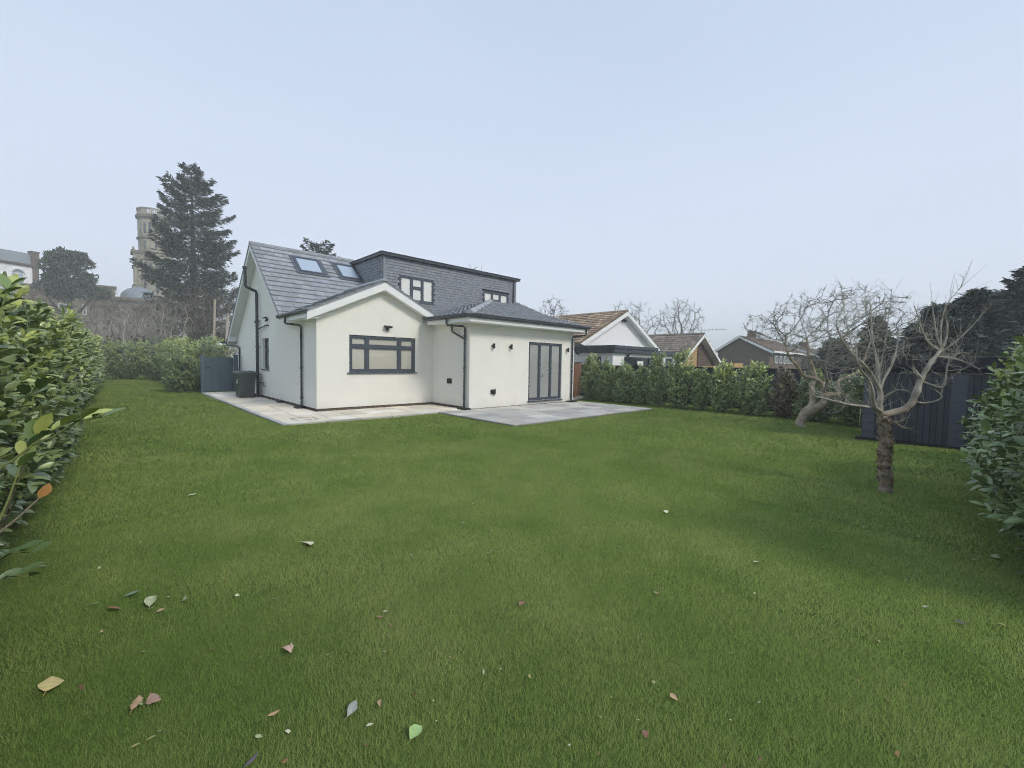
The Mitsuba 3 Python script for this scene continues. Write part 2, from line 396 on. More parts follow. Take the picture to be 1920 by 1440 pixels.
def slope_tiles(mb_or_key, o, u, v, w, h, gauge, tw, inside, seed, base, thick=0.022, lift=0.03, limit=300, name='tile', prof=0.0, order=None):
    """Rows of lapped tiles on the plane o + a u + b v (u along the eaves, v up the slope). Each tile its own entry up to limit, the rest one mesh."""
    R = rng(seed); o, u, v = (np.asarray(a, float) for a in (o, u, v)); n = np.cross(u, v)
    rest, count = MB(), 0
    cells = []
    rows = int(math.ceil(h / gauge))
    for j in range(rows):
        for i in range(-1, int(math.ceil(w / tw)) + 1):
            a0 = i * tw + (tw / 2 if j % 2 else 0); b0 = j * gauge
            a1, b1 = a0 + tw, min(b0 + gauge * 1.12, h)
            a0, a1 = max(a0, 0), min(a1, w)
            if a1 - a0 < 0.02 or not inside((a0 + a1) / 2, b0 + gauge / 2):
                continue
            cells.append((a0, a1, b0, b1))
    if order:
        cells.sort(key=lambda q: order(q[0], q[2]))
    for a0, a1, b0, b1 in cells:
        g = 0.004; dz = R.normal(0, 0.003)
        lo = lift + thick * 0.6 + dz; hi = 0.006
        c = np.asarray(base) * R.uniform(0.86, 1.14) * np.array([1, R.uniform(0.98, 1.02), R.uniform(0.96, 1.05)])
        A, Bq = a0 + g, a1 - g
        if prof:      # a shallow roll along one side
            us = np.array([A, A + 0.25 * (Bq - A), A + 0.6 * (Bq - A), Bq]); hs = np.array([prof, 0.0, 0.0, prof])
        else:
            us = np.array([A, Bq]); hs = np.zeros(2)
        k = len(us)
        top = [o + s * u + bb * v + (zz + hh) * n for bb, zz in ((b0, lo), (b1, hi)) for s, hh in zip(us, hs)]
        bot = [o + s * u + bb * v + (zz - thick) * n for bb, zz in ((b0, lo), (b1, hi)) for s in us]
        V = np.array(top + bot); F = []
        for q in range(k - 1):
            F += [[q, q + 1, k + q + 1, k + q], [2 * k + q, 2 * k + q + 1, q + 1, q]]
        F += [[0, k, 3 * k, 2 * k], [k - 1, 3 * k - 1, 4 * k - 1, 2 * k - 1]]
        C = np.clip(c * np.ones((len(V), 3)), 0, 1)
        if count < limit:
            mm = MB().add(V, F, C); mm.build(mb_or_key + '__' + name, 'painted', color=True); count += 1
        else:
            rest.add(V, F, C)
    rest.build(mb_or_key + '__' + ('tile_courses' if limit else name), 'painted', color=True, kind='stuff')


SLATE, SLATE2 = (0.285, 0.302, 0.325), (0.21, 0.224, 0.245)
cs = 1 / math.hypot(1, SL)
# main roof: near and far slope, boards under the tiles
roof = H + '__roof'
m = MB()
m.prism([(4.2, 15.62, main_z(15.62)), (RL, 15.62, main_z(15.62)), (RL, RY, RZ), (4.2, RY, RZ)], (0, 0, -0.10), SLATE)
m.prism([(4.2, 24.35, main_z(24.35)), (RL, 24.35, main_z(24.35)), (RL, RY, RZ - .001), (4.2, RY, RZ - .001)], (0, 0, -0.10), SLATE)
m.build(roof, 'painted', color=True)
Lm = (RY - 15.62) / cs
sky_rects = [(5.58, 6.58, 18.17, 19.08), (7.24, 8.14, 18.17, 19.08)]


def main_in(a, b):
    x, yy = 4.18 + a, 15.62 + b * cs
    if any(x0 - .02 < x < x1 + .02 and q0 < yy < q1 for x0, x1, q0, q1 in sky_rects):
        return False
    return x < 8.25 or (x > 15.7 and yy < RY)


slope_tiles(roof, (4.18, 15.62, main_z(15.62)), (1, 0, 0), (0, cs, SL * cs), RL - 4.18, Lm, 0.325, 0.30, main_in, 21, SLATE, order=lambda a, b: a)
slope_tiles(roof, (RL, 24.35, main_z(24.35)), (-1, 0, 0), (0, -cs, SL * cs), RL - 4.18, (24.35 - RY) / cs, 0.325, 0.30, lambda a, b: True, 22, SLATE, limit=0)
for i in range(28):   # ridge tiles
    x = 4.17 + i * 0.455
    if x < RL - 0.3:
        mm = MB(); mm.prism([(x, RY - .13, RZ - .05), (x, RY - .07, RZ + .035), (x, RY, RZ + .065), (x, RY + .07, RZ + .035), (x, RY + .13, RZ - .05)], (0.447, 0, 0), np.array(SLATE) * (0.9 + 0.2 * ((i * 37) % 10) / 10))
        mm.build(roof + '__ridge_tile', 'painted', color=True)
# verge boards, soffits, box ends in white
m = MB()
for s, y_e in ((-1, 15.72), (1, 24.3)):
    p = [(4.185, RY, RZ - .07), (4.185, y_e, main_z(y_e) - .07), (4.185, y_e, main_z(y_e) - .27), (4.185, RY, RZ - .27)]
    m.prism(p, (0.025, 0, 0))
    m.prism([(4.21, RY, RZ - .2), (4.21, y_e, main_z(y_e) - .2), (4.54, y_e, main_z(y_e) - .2), (4.54, RY, RZ - .2)], (0, 0, -0.015))
m.build(H + '__bargeboard', 'upvc')
m = MB(); m.box(4.19, 4.53, 23.8, 24.3, 2.36, 2.62); m.box(4.19, 4.53, 15.66, 15.8, 2.80, 3.0); m.build(H + '__box_end', 'upvc')
m = MB()
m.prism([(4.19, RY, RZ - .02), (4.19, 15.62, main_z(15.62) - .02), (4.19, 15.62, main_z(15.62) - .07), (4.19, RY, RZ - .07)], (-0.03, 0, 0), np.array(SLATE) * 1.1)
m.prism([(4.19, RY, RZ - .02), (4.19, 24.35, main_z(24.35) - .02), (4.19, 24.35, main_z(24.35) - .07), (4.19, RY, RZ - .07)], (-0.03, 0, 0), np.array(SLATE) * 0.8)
m.build(H + '__verge_strip', 'painted', color=True)

# the gabled extension
gs = 0.48
gz = lambda x: 4.18 - gs * abs(x - 6.6)
m = MB()
m.prism([(4.17, 13.02, gz(4.17)), (6.6, 13.02, gz(6.6)), (6.6, 17.3, gz(6.6)), (4.17, 15.9, gz(4.17))], (0, 0, -0.09), SLATE)
m.prism([(6.6, 13.02, gz(6.6)), (8.72, 13.02, gz(8.72)), (8.72, 16.39, gz(8.72)), (6.6, 16.39, gz(6.6))], (0, 0, -0.09), SLATE)
m.build(roof, 'painted', color=True)
cg = 1 / math.hypot(1, gs)
slope_tiles(roof + '_001', (8.72, 13.0, gz(8.72)), (0, 1, 0), (-cg, 0, gs * cg), 3.39, 2.12 / cg, 0.325, 0.30, lambda a, b: True, 23, SLATE, limit=0)
slope_tiles(roof + '_001', (4.17, 15.4, gz(4.17)), (0, -1, 0), (cg, 0, gs * cg), 2.4, 2.43 / cg, 0.325, 0.30, lambda a, b: True, 24, SLATE, limit=0)
for i in range(7):
    y0 = 12.98 + i * 0.45
    mm = MB(); mm.prism([(6.48, y0, 4.16), (6.53, y0, 4.235), (6.6, y0, 4.26), (6.67, y0, 4.235), (6.72, y0, 4.16)], (0, 0.443, 0), np.array(SLATE) * 1.15)
    mm.build(roof + '_001__ridge_tile', 'painted', color=True)
for sx, xe in ((-1, 4.19), (1, 8.50)):
    mm = MB()
    mm.prism([(6.6, 13.0, gz(6.6) - .08), (xe, 13.0, gz(xe) - .08), (xe, 13.0, gz(xe) - .29), (6.6, 13.0, gz(6.6) - .31)], (0, 0.028, 0))
    mm.build(H + '__bargeboard', 'upvc')
    mm = MB()
    mm.prism([(6.6, 13.028, gz(6.6) - .26), (xe, 13.028, gz(xe) - .26), (xe, 13.288, gz(xe) - .26), (6.6, 13.288, gz(6.6) - .26)], (0, 0, -0.012))
    mm.build(H + '__soffit', 'upvc')
m = MB(); m.box(4.19, 4.215, 13.03, 15.7, 2.80, 3.0); m.build(H + '__fascia', 'upvc')
m = MB(); m.box(4.216, 4.538, 13.03, 15.7, 2.80, 2.815); m.build(H + '__soffit', 'upvc')


def gutter(a, b, side):
    """Half-round gutter from a to b; side: the unit vector away from the fascia."""
    a, b, side = (np.asarray(q, float) for q in (a, b, side)); mm = MB()
    out = [(0.0, 0.0), (0.0, -0.05), (0.02, -0.085), (0.055, -0.095), (0.09, -0.085), (0.11, -0.05), (0.11, 0.0)]
    mm.prism([a + side * s + np.array([0, 0, z]) for s, z in out], b - a)
    mm.build(H + '__gutter', 'pipe')


gutter((4.188, 15.72, 3.02), (4.188, 12.95, 3.02), (-1, 0, 0))
gutter((4.9, 24.36, main_z(24.35)), (3.95, 24.36, main_z(24.35)), (0, 1, 0))
gutter((8.18, 13.0, 3.08), (8.18, 10.56, 3.08), (-1, 0, 0))
gutter((8.07, 10.58, 3.08), (14.30, 10.58, 3.08), (0, -1, 0))

# the wing with the hipped roof
ws = 0.264
m = MB()
m.prism([(8.18, 10.58, 3.08), (14.28, 10.58, 3.08), (14.45, 13.4, 3.08 + ws * 2.82), (17.3, 18.15, 3.08 + ws * 7.57), (15.75, 18.15, 3.08 + ws * 7.57), (14.0, 16.4, 3.08 + ws * 5.82)], (0, 0, -0.1), SLATE2)
m.prism([(8.18, 10.58, 3.079), (14.0, 16.4, 3.079 + ws * 5.82), (8.18, 16.4, 3.079)], (0, 0, -0.1), SLATE2)
m.build(roof, 'painted', color=True)
cw = 1 / math.hypot(1, ws)


def front_in(a, b):
    x, yy = 8.1 + a, 10.55 + b * cw
    if yy - 10.55 > x - 8.15 + 0.08:
        return False
    xr = 14.33 if yy < 13.4 else 14.4 + (yy - 13.4) * 0.61
    return x < xr and (yy < 16.4 or x > 15.75)


slope_tiles(roof + '_002', (8.1, 10.55, 3.085), (1, 0, 0), (0, cw, ws * cw), 9.3, 7.7 / cw, 0.30, 0.25, front_in, 31, SLATE2, limit=260, prof=0.016, thick=0.02, order=lambda a, b: b)
slope_tiles(roof + '_002', (8.15, 16.4, 3.083), (0, -1, 0), (cw, 0, ws * cw), 5.82, 5.9 / cw, 0.30, 0.25, lambda a, b: (16.4 - a - 10.55) > b * cw - 0.06, 32, SLATE2, limit=0, prof=0.016, thick=0.02)
for i in range(20):   # hip tiles climbing from the corner
    t0, t1 = i * 0.29, i * 0.29 + 0.30
    e = np.array([1, -1, 0]) / math.sqrt(2)
    a = np.array([8.12 + t0, 10.52 + t0, 3.10 + ws * t0]); b = np.array([8.12 + t1, 10.52 + t1, 3.085 + ws * t1])
    mm = MB(); mm.prism([a - e * .15 - [0, 0, .01], a - e * .085 + [0, 0, .075], a + [0, 0, .10], a + e * .085 + [0, 0, .075], a + e * .15 - [0, 0, .01]], b - a, np.array(SLATE2) * (1.3 + 0.2 * ((i * 7) % 5) / 5))
    mm.build(roof + '_002__hip_tile', 'painted', color=True)
m = MB(); m.box(8.18, 14.27, 10.585, 10.61, 2.86, 3.06); m.build(H + '__fascia', 'upvc')
m = MB(); m.box(8.18, 8.205, 10.611, 12.99, 2.86, 3.06); m.build(H + '__fascia', 'upvc')
m = MB(); m.box(14.245, 14.27, 10.611, 13.2, 2.86, 3.06); m.build(H + '__fascia', 'upvc')
m = MB(); m.box(8.206, 14.24, 10.611, 11.098, 2.86, 2.873).box(8.206, 8.598, 11.10, 12.99, 2.86, 2.873).box(14.042, 14.24, 11.10, 13.2, 2.86, 2.873)
m.build(H + '__soffit', 'upvc')

# the tile-hung dormer
D = H + '__dormer'
DX0, DX1, DY, DZ = 8.22, 15.72, 16.42, 5.86
put(D, poly_slab(rect(DX0, DX1, 3.3, DZ), [rect(8.94, 10.64, 4.12, 5.18), rect(13.49, 15.17, 4.16, 5.10)], (0, DY + 0.2, 0), (1, 0, 0), (0, 0, 1), 0.2), 'black')
m = MB()
m.prism([(DX0, DY + .2, main_z(DY + .2) - .2), (DX0, DY + .2, DZ), (DX0, RY, DZ), (DX0, RY, RZ - .2)], (0.2, 0, 0)).prism([(DX1, DY + .2, main_z(DY + .2) - .2), (DX1, DY + .2, DZ), (DX1, RY, DZ), (DX1, RY, RZ - .2)], (-0.2, 0, 0))
m.build(D + '__cheek', 'black')
TILE = (0.245, 0.262, 0.292)


def hung(o, u, w, h, inside, seed):
    """Plain tiles hung on an upright face: short courses, each tile tipped out at its foot."""
    R = rng(seed); o, u = np.asarray(o, float), np.asarray(u, float); n = np.cross(u, [0, 0, 1.0]); mm = MB()
    gg, tw = 0.118, 0.165
    for j in range(int(h / gg) + 1):
        for i in range(-1, int(w / tw) + 2):
            a0 = max(i * tw + (tw / 2 if j % 2 else 0), 0); a1 = min(i * tw + tw + (tw / 2 if j % 2 else 0), w); z0 = j * gg; z1 = min(z0 + gg * 1.1, h)
            if a1 - a0 < .02 or z1 - z0 < 0.03 or not inside((a0 + a1) / 2, z0 + gg / 2):
                continue
            P = lambda a, z, d: o + a * u + np.array([0, 0, z]) + d * n
            d0 = 0.052 + R.normal(0, 0.003); q = 0.003
            V = [P(a0 + q, z0, d0), P(a1 - q, z0, d0), P(a1 - q, z1, 0.022), P(a0 + q, z1, 0.022), P(a0 + q, z0, 0.008), P(a1 - q, z0, 0.008), P(a1 - q, z1, 0.006), P(a0 + q, z1, 0.006)]
            mm.add(V, [[0, 1, 2, 3], [5, 4, 7, 6], [4, 5, 1, 0], [3, 2, 6, 7], [4, 0, 3, 7], [1, 5, 6, 2]], np.array(TILE) * R.uniform(0.88, 1.10) * np.array([1, R.uniform(.98, 1.02), R.uniform(.95, 1.06)]))
    mm.build(D + '__tile_hanging', 'painted', color=True, kind='stuff')


hung((DX0, DY, 3.3), (1, 0, 0), DX1 - DX0, DZ - 3.3, lambda a, z: not any(x0 - .04 < a + DX0 < x1 + .04 and z0 - .05 < z + 3.3 < z1 + .04 for x0, x1, z0, z1 in ((8.94, 10.64, 4.12, 5.18), (13.49, 15.17, 4.16, 5.10))), 41)
hung((DX0, RY, 3.6), (0, -1, 0), RY - DY, DZ - 3.6, lambda a, z: z + 3.6 > main_z(RY - a) - 0.1, 42)
hung((DX1, DY, 3.6), (0, 1, 0), RY - DY, DZ - 3.6, lambda a, z: z + 3.6 > main_z(DY + a) - 0.1, 43)
m = MB(); m.box(DX0 - .16, DX1 + .18, DY - .2, RY + .1, DZ + .09, DZ + .13).box(DX0 - .14, DX1 + .16, DY - .18, RY + .1, DZ, DZ + .089)
m.build(D + '__flat_roof', 'pipe')
m = MB(); m.box(DX0 + .0, DX0 + .09, DY - .062, DY - .01, 3.6, DZ - .01); m.build(D + '__corner_strip', 'lead')
m = MB(); m.tube([(15.5, DY - .09, DZ), (15.5, DY - .09, 4.7)], .04, 8); m.build(D + '__downpipe', 'pipe')
m = MB(); m.prism([(8.02, 19.3, main_z(19.3) + .05), (8.17, 19.3, main_z(19.3) + .05), (8.17, 16.6, main_z(16.6) + .05), (8.02, 16.6, main_z(16.6) + .05)], (0, 0, 0.02)); m.build(D + '__flashing', 'lead')


def window(parent, o, u, w, h, cols, rows_of, fr=0.075, depth=0.07, sill=True, blind='blind', blind_z=(0, 1), set_back=0.03):
    """A framed window: o its lower left corner on the wall face, u to the right seen from outside. cols: widths (fractions); rows_of: per column the bar heights (fractions)."""
    o, u = np.asarray(o, float), np.asarray(u, float); n = np.cross(u, [0, 0, 1.0]); z = np.array([0, 0, 1.0])
    key = num(parent); P = lambda a, b, d: o + a * u + b * z + d * n
    fm, gm, bm = MB(), [], []
    bar = lambda a0, a1, b0, b1, d0=-set_back - depth, d1=-set_back: fm.obox(P(a0, b0, d1), u * (a1 - a0), -n * (d1 - d0), z * (b1 - b0))
    bar(0.003, w - 0.003, 0.003, fr); bar(0.003, w - 0.003, h - fr, h - 0.003)
    xs = np.concatenate([[0], np.cumsum(cols)]) * w
    for i in range(len(cols)):
        x0 = fr if i == 0 else xs[i] + fr * 0.55; x1 = w - fr if i == len(cols) - 1 else xs[i + 1] - fr * 0.55
        bar(xs[i] - fr * .55 if i else 0.003, x0, fr, h - fr)
        if i == len(cols) - 1:
            bar(x1, w - 0.003, fr, h - fr)
        hs = [0] + [q * h for q in rows_of[i]] + [h]
        for j in range(len(hs) - 1):
            z0 = fr if j == 0 else hs[j] + fr * .55; z1 = h - fr if j == len(hs) - 2 else hs[j + 1] - fr * .55
            if j:
                bar(x0, x1, hs[j] - fr * .55, z0)
            e = 0.028   # the slimmer sash inside each light
            for a0, a1, b0, b1 in ((x0, x1, z0, z0 + e), (x0, x1, z1 - e, z1), (x0, x0 + e, z0 + e, z1 - e), (x1 - e, x1, z0 + e, z1 - e)):
                bar(a0, a1, b0, b1, -set_back - depth + .01, -set_back - .012)
            gm.append((x0 + e, x1 - e, z0 + e, z1 - e))
    fm.build(key + '__frame', 'anthracite')
    for a0, a1, b0, b1 in gm:
        q = MB(); q.add([P(a0 - .004, b0 - .004, -set_back - .03), P(a1 + .004, b0 - .004, -set_back - .03), P(a1 + .004, b1 + .004, -set_back - .03), P(a0 - .004, b1 + .004, -set_back - .03)], [[0, 1, 2, 3]]); q.build(key + '__pane', 'glass')
    if blind:
        q = MB(); q.obox(P(0.02, h * blind_z[0] + .01, -set_back - .05), u * (w - .04), -n * 0.006, z * (h * (blind_z[1] - blind_z[0]) - .02)); q.build(key + '__blind', blind)
    q = MB(); q.obox(P(-.02, -.02, -.45), u * (w + .04), -n * .03, z * (h + .04)); q.build(key + '__room', 'room')
    if sill:
        q = MB(); q.obox(P(-.07, -.035, .06), u * (w + .14), -n * .11, z * .035); q.build(key + '__sill', 'anthracite')
    return key


window(H + '__window', (5.53, 13.29, 1.19), (1, 0, 0), 2.36, 1.195, [0.255, 0.49, 0.255], [[0.70]] * 3, fr=0.085, blind_z=(0, 0.93), blind='roller_blind')
window(H + '__window', (4.54, 19.38, 1.16), (0, -1, 0), 0.93, 1.225, [1.0], [[0.62]], fr=0.075, set_back=0.09, blind=None)
window(H + '__dormer_window', (8.94, DY, 4.12), (1, 0, 0), 1.70, 1.06, [0.345, 0.31, 0.345], [[], [0.57], []], fr=0.07, set_back=-0.05, depth=.11)
window(H + '__dormer_window', (13.49, DY, 4.16), (1, 0, 0), 1.68, 0.94, [0.345, 0.31, 0.345], [[], [0.55], []], fr=0.07, set_back=-0.05, depth=.11)
# folding doors
fd = window(H + '__folding_door', (11.37, 11.10, 0.17), (1, 0, 0), 1.90, 2.205, [1 / 3, 1 / 3, 1 / 3], [[], [], []], fr=0.075, sill=False, blind=None)
m = MB()
for k in range(50):
    z = 0.25 + k * 0.042
    m.prism([(11.45, 11.165, z), (13.19, 11.165, z), (13.19, 11.185, z + .046), (11.45, 11.185, z + .046)], (0, .002, .0), (0.40, 0.41, 0.40))
m.build(fd + '__blind_slats', 'painted', color=True, kind='stuff')
m = MB(); m.box(11.33, 13.31, 11.03, 11.16, 0.128, 0.168); m.build(fd + '__threshold', 'anthracite')
m = MB(); m.tube([(12.09, 11.05, 1.05), (12.09, 11.05, 1.20)], .011, 6).box(12.075, 12.105, 11.05, 11.10, 1.08, 1.10); m.build(fd + '__handle', 'black')

# roof windows
for k, (x0, x1, q0, q1) in enumerate(sky_rects):
    key = num(H + '__roof_window'); u = np.array([1.0, 0, 0]); v = np.array([0, cs, SL * cs]); n = np.cross(u, v); L = (q1 - q0) / cs
    o = np.array([x0, q0, main_z(q0)]); w = x1 - x0
    m = MB(); f = .085
    for a0, a1, b0, b1 in ((0, w, 0, f), (0, w, L - f, L), (0, f, f, L - f), (w - f, w, f, L - f)):
        m.obox(o + a0 * u + b0 * v - .02 * n, (a1 - a0) * u, (b1 - b0) * v, n * 0.105)
    m.build(key + '__frame', 'anthracite')
    m = MB(); m.obox(o - u * .12 - v * .16 + n * .006, u * (w + .24), v * .16, n * .055).obox(o - u * .12 + n * .006, u * .118, v * (L + .08), n * .055).obox(o + u * (w + .002) + n * .006, u * .118, v * (L + .08), n * .055).obox(o + v * (L + .002) + n * .006, u * w, v * .08, n * .055)
    m.build(key + '__flashing', 'flashing')
    m = MB(); m.obox(o + f * u + f * v + n * .04, (w - 2 * f) * u, (L - 2 * f) * v, n * .012); m.build(key + '__pane', 'sky_glass')

# pipes
m = MB(); m.tube([(4.42, 19.65, 0.02), (4.42, 19.67, 4.18), (4.40, 19.68, 4.27), (4.08, 19.75, 4.42), (4.05, 19.77, 4.50), (4.05, 19.82, 5.15)], .058, 12)
for z in (0.9, 2.0, 3.05):
    m.tube([(4.42, 19.66, z), (4.42, 19.66, z + .09)], .068, 12).box(4.42, 4.54, 19.6, 19.63, z + .03, z + .06)
m.tube([(4.42, 19.66, 3.02), (4.42, 19.95, 3.06), (4.5, 20.1, 3.06)], .05, 8).tube([(4.42, 19.66, 2.72), (4.46, 19.3, 2.80), (4.46, 18.45, 2.86), (4.54, 18.4, 2.86)], .026, 8)
m.build(H + '__soil_pipe', 'pipe')
m = MB(); m.tube([(4.05, 19.82, 5.13), (4.05, 19.82, 5.22)], .085, 12).tube([(4.05, 19.82, 4.72), (3.98, 19.86, 4.72)], .015, 6); m.build(H + '__soil_pipe__cowl', 'pipe')


def downpipe(pts, r=.034, brackets=(), wall=None):
    m = MB(); m.tube(pts, r, 10)
    for z in brackets:
        x, yy = pts[-1][0], pts[-1][1]
        m.tube([(x, yy, z), (x, yy, z + .05)], r + .012, 10)
    m.build(H + '__downpipe', 'pipe')


downpipe([(4.13, 14.9, 2.94), (4.13, 14.9, 2.76), (4.15, 14.88, 2.71), (4.45, 14.5, 2.66), (4.48, 14.47, 2.60), (4.48, 14.47, 0.06)], brackets=(2.3, 1.3, .35))
downpipe([(4.13, 24.2, 2.30), (4.13, 24.1, 2.2), (4.46, 23.4, 2.12), (4.48, 23.2, 2.05), (4.48, 23.2, 0.06)], brackets=(1.8, .9))
downpipe([(8.12, 11.75, 3.0), (8.12, 11.72, 2.82), (8.14, 11.70, 2.78), (8.50, 11.32, 2.76), (8.54, 11.29, 2.70), (8.54, 11.29, 0.06)], brackets=(2.4, 1.35, .4))
downpipe([(8.5, 12.02, 2.85), (8.54, 12.02, 2.75), (8.54, 12.02, 2.66), (8.54, 11.98, 2.60), (8.54, 11.29, 2.34), (8.54, 11.29, 2.30)], r=.03)
downpipe([(14.1, 10.53, 3.0), (14.1, 10.54, 2.80), (14.08, 10.57, 2.75), (13.86, 11.02, 2.68), (13.86, 11.04, 2.62), (13.86, 11.04, 0.06)], brackets=(2.2, 1.25, .3))
for x, yy, a, b in ((4.42, 14.47, .13, .17), (8.48, 11.2, .14, .2), (13.80, 10.95, .22, .13)):
    m = MB(); m.box(x - a, x + a, yy - b, yy + b, 0.02, 0.075).box(x - a + .03, x + a - .03, yy - b + .03, yy + b - .03, .076, .082); m.build(H + '__gully', 'black')
m = MB(); m.box(4.38, 4.535, 16.55, 16.95, .028, .10); m.build(H + '__gully', 'black')


def vent(o, u, w, h):
    o, u = np.asarray(o, float), np.asarray(u, float); n = np.cross(u, [0, 0, 1.0]); m = MB()
    m.obox(o, u * w, n * -.03, (0, 0, h))
    for k in range(4):
        m.obox(o + n * .014 + np.array([0, 0, h * (.1 + .22 * k)]) + u * .01, u * (w - .02), n * -.014, (0, 0, h * .09))
    return m


vent((9.52, 11.07, .50), (1, 0, 0), .22, .16).build(H + '__outdoor_socket', 'black')
m = MB(); m.tube([(9.6, 11.06, .5), (9.6, 11.05, .44)], .012, 6).tube([(9.68, 11.06, .5), (9.68, 11.05, .45)], .012, 6); m.build(H + '__outdoor_socket__cable_gland', 'black')
vent((8.57, 12.32, .84), (0, -1, 0), .24, .17).build(H + '__air_vent', 'black')
m = MB(); m.tube([(4.52, 19.2, .62), (4.44, 19.2, .62), (4.42, 19.2, .56)], .022, 8).box(4.40, 4.44, 19.17, 19.23, .60, .66).tube([(4.54, 18.9, .50), (4.46, 18.9, .50), (4.46, 18.9, .62)], .018, 6)
m.build(H + '__outdoor_tap', 'black')


def wall_lamp(x, y, z, label):
    k = thing('wall_lamp', label, 'wall lamp', 'black up and down lamps on the rendered walls')
    m = MB(); m.lathe([(.0, -.085), (.036, -.085), (.040, -.08), (.040, .08), (.036, .085), (.0, .085)], (x, y - .085, z), 14); m.build(k + '__shade', 'black', 30)
    m = MB(); m.box(x - .025, x + .025, y - .06, y, z - .035, z + .035); m.build(k + '__bracket', 'black')


wall_lamp(9.58, 11.10, 2.15, 'black cylinder wall lamp farthest left of the folding doors')
wall_lamp(10.40, 11.10, 2.15, 'black cylinder wall lamp midway between the corner and the folding doors')
wall_lamp(13.56, 11.10, 2.14, 'black cylinder wall lamp right of the folding doors beside the downpipe')


def flood(x, y, z, n, label):
    n = np.asarray(n, float); u = np.cross([0, 0, 1.0], n); o = np.array([x, y, z]); k = thing('security_light', label, 'security light')
    m = MB(); m.obox(o - u * .13 + n * .06 + [0, 0, -.02], u * .26, n * .10 + np.array([0, 0, -.03]), (0, 0, .05)); m.build(k + '__lamp_head', 'black')
    m = MB(); m.obox(o - u * .04 + [0, 0, -.12], u * .08, n * .07, (0, 0, .10)).tube([o + n * .05 + [0, 0, -.08], o + n * .09 + [0, 0, -.15]], .03, 8); m.build(k + '__sensor', 'pipe')


flood(6.80, 13.29, 2.72, (0, -1, 0), 'small dark security light above the wide kitchen window')
flood(4.54, 18.55, 3.16, (-1, 0, 0), 'small dark security light high on the shaded side wall by the soil pipe')
# ---------------------------------------------------------------- gate, bin, fences, shed
def boards(parent, a, b, z0, z1, w, bsdf, seed, tone, thick=0.02, name='board', gap=0.006):
    """Upright boards from a to b (plan points), each its own part."""
    R = rng(seed); a, b = np.array([*a, 0.0]), np.array([*b, 0.0]); d = b - a; L = np.linalg.norm(d); d /= L; n = np.cross(d, [0, 0, 1.0])
    k = max(1, round(L / w)); ww = L / k
    for i in range(k):
        m = MB(); o = a + d * (i * ww + gap / 2) + [0, 0, z0]; t = thick + R.uniform(0, .004)
        m.obox(o, d * (ww - gap), -n * t, (0, 0, z1 - z0 + R.uniform(-.004, .004)), np.array(tone) * R.uniform(.85, 1.15)); m.build(parent + '__' + name, bsdf, color=True)


G = thing('garden_gate', 'blue grey boarded garden gate between two posts, beside the wheeled bin', 'gate')
for x in (2.97, 4.22):
    m = MB(); m.box(x, x + .15, 22.95, 23.10, 0.0, 1.68).box(x - .015, x + .165, 22.935, 23.115, 1.68, 1.72); m.build(G + '__post', 'gate_paint')
m = MB(); m.box(3.14, 4.20, 23.03, 23.06, 0.12, 1.56); m.build(G + '__leaf_panel', 'gate_paint')
boards(G, (3.14, 23.025), (4.20, 23.025), .08, 1.60, .15, 'shed_panel', 3, (.075, .11, .135))
m = MB(); m.box(3.18, 3.30, 22.97, 22.985, 1.12, 1.15).box(3.18, 3.20, 22.985, 23.0, 1.10, 1.17); m.build(G + '__latch', 'black')

Bn = thing('wheeled_bin', 'dark grey plastic wheeled bin standing against the side wall', 'bin')


def tapered(z0, z1, c0, c1, h0, h1):
    V = [[c0[0] + sx * h0[0], c0[1] + sy * h0[1], z0] for sx, sy in ((-1, -1), (1, -1), (1, 1), (-1, 1))] + [[c1[0] + sx * h1[0], c1[1] + sy * h1[1], z1] for sx, sy in ((-1, -1), (1, -1), (1, 1), (-1, 1))]
    return V, [[3, 2, 1, 0], [4, 5, 6, 7], [0, 1, 5, 4], [1, 2, 6, 5], [2, 3, 7, 6], [3, 0, 4, 7]]


bx, by = 3.98, 19.72
m = MB(); m.add(*tapered(0.05, .98, (bx, by), (bx, by), (.24, .36), (.31, .46)))
for s in (-.12, .12):
    m.add(*tapered(0.10, .85, (bx + s, by - .372), (bx + s, by - .442), (.02, .012), (.03, .012)))
    m.add(*tapered(0.10, .85, (bx - .252, by + s * 1.5), (bx - .302, by + s * 1.5), (.012, .02), (.012, .03)))
m.build(Bn + '__body', 'bin_plastic', 20)
m = MB(); m.add(*tapered(.93, .985, (bx, by), (bx, by), (.345, .50), (.35, .505))); m.build(Bn + '__rim', 'bin_plastic')
m = MB(); m.add(*tapered(.988, 1.03, (bx, by), (bx, by), (.37, .53), (.36, .52))).add(*tapered(1.031, 1.075, (bx, by), (bx, by), (.35, .51), (.25, .40)))
m.tube([(bx + .34, by - .3, 1.02), (bx + .40, by - .3, 1.02), (bx + .40, by + .3, 1.02), (bx + .34, by + .3, 1.02)], .02, 8); m.build(Bn + '__lid', 'bin_plastic', 20)
for s in (-.32, .32):
    m = MB(); m.tube([(bx + .2, by + s - .03, .10), (bx + .2, by + s + .03, .10)], .10, 16); m.build(Bn + '__wheel', 'black', 40)
m = MB()    # faded white painted marks on the side that faces the lawn
for k, (a, b) in enumerate(((-.30, .60), (-.20, .62), (-.12, .58))):
    m.obox((bx - .302 + .012 * k * 0 - .0, by + a, b), (.0, .05, 0), (-.003, 0, 0), (0.012, 0, .20))
m.build(Bn + '__painted_mark', 'upvc')

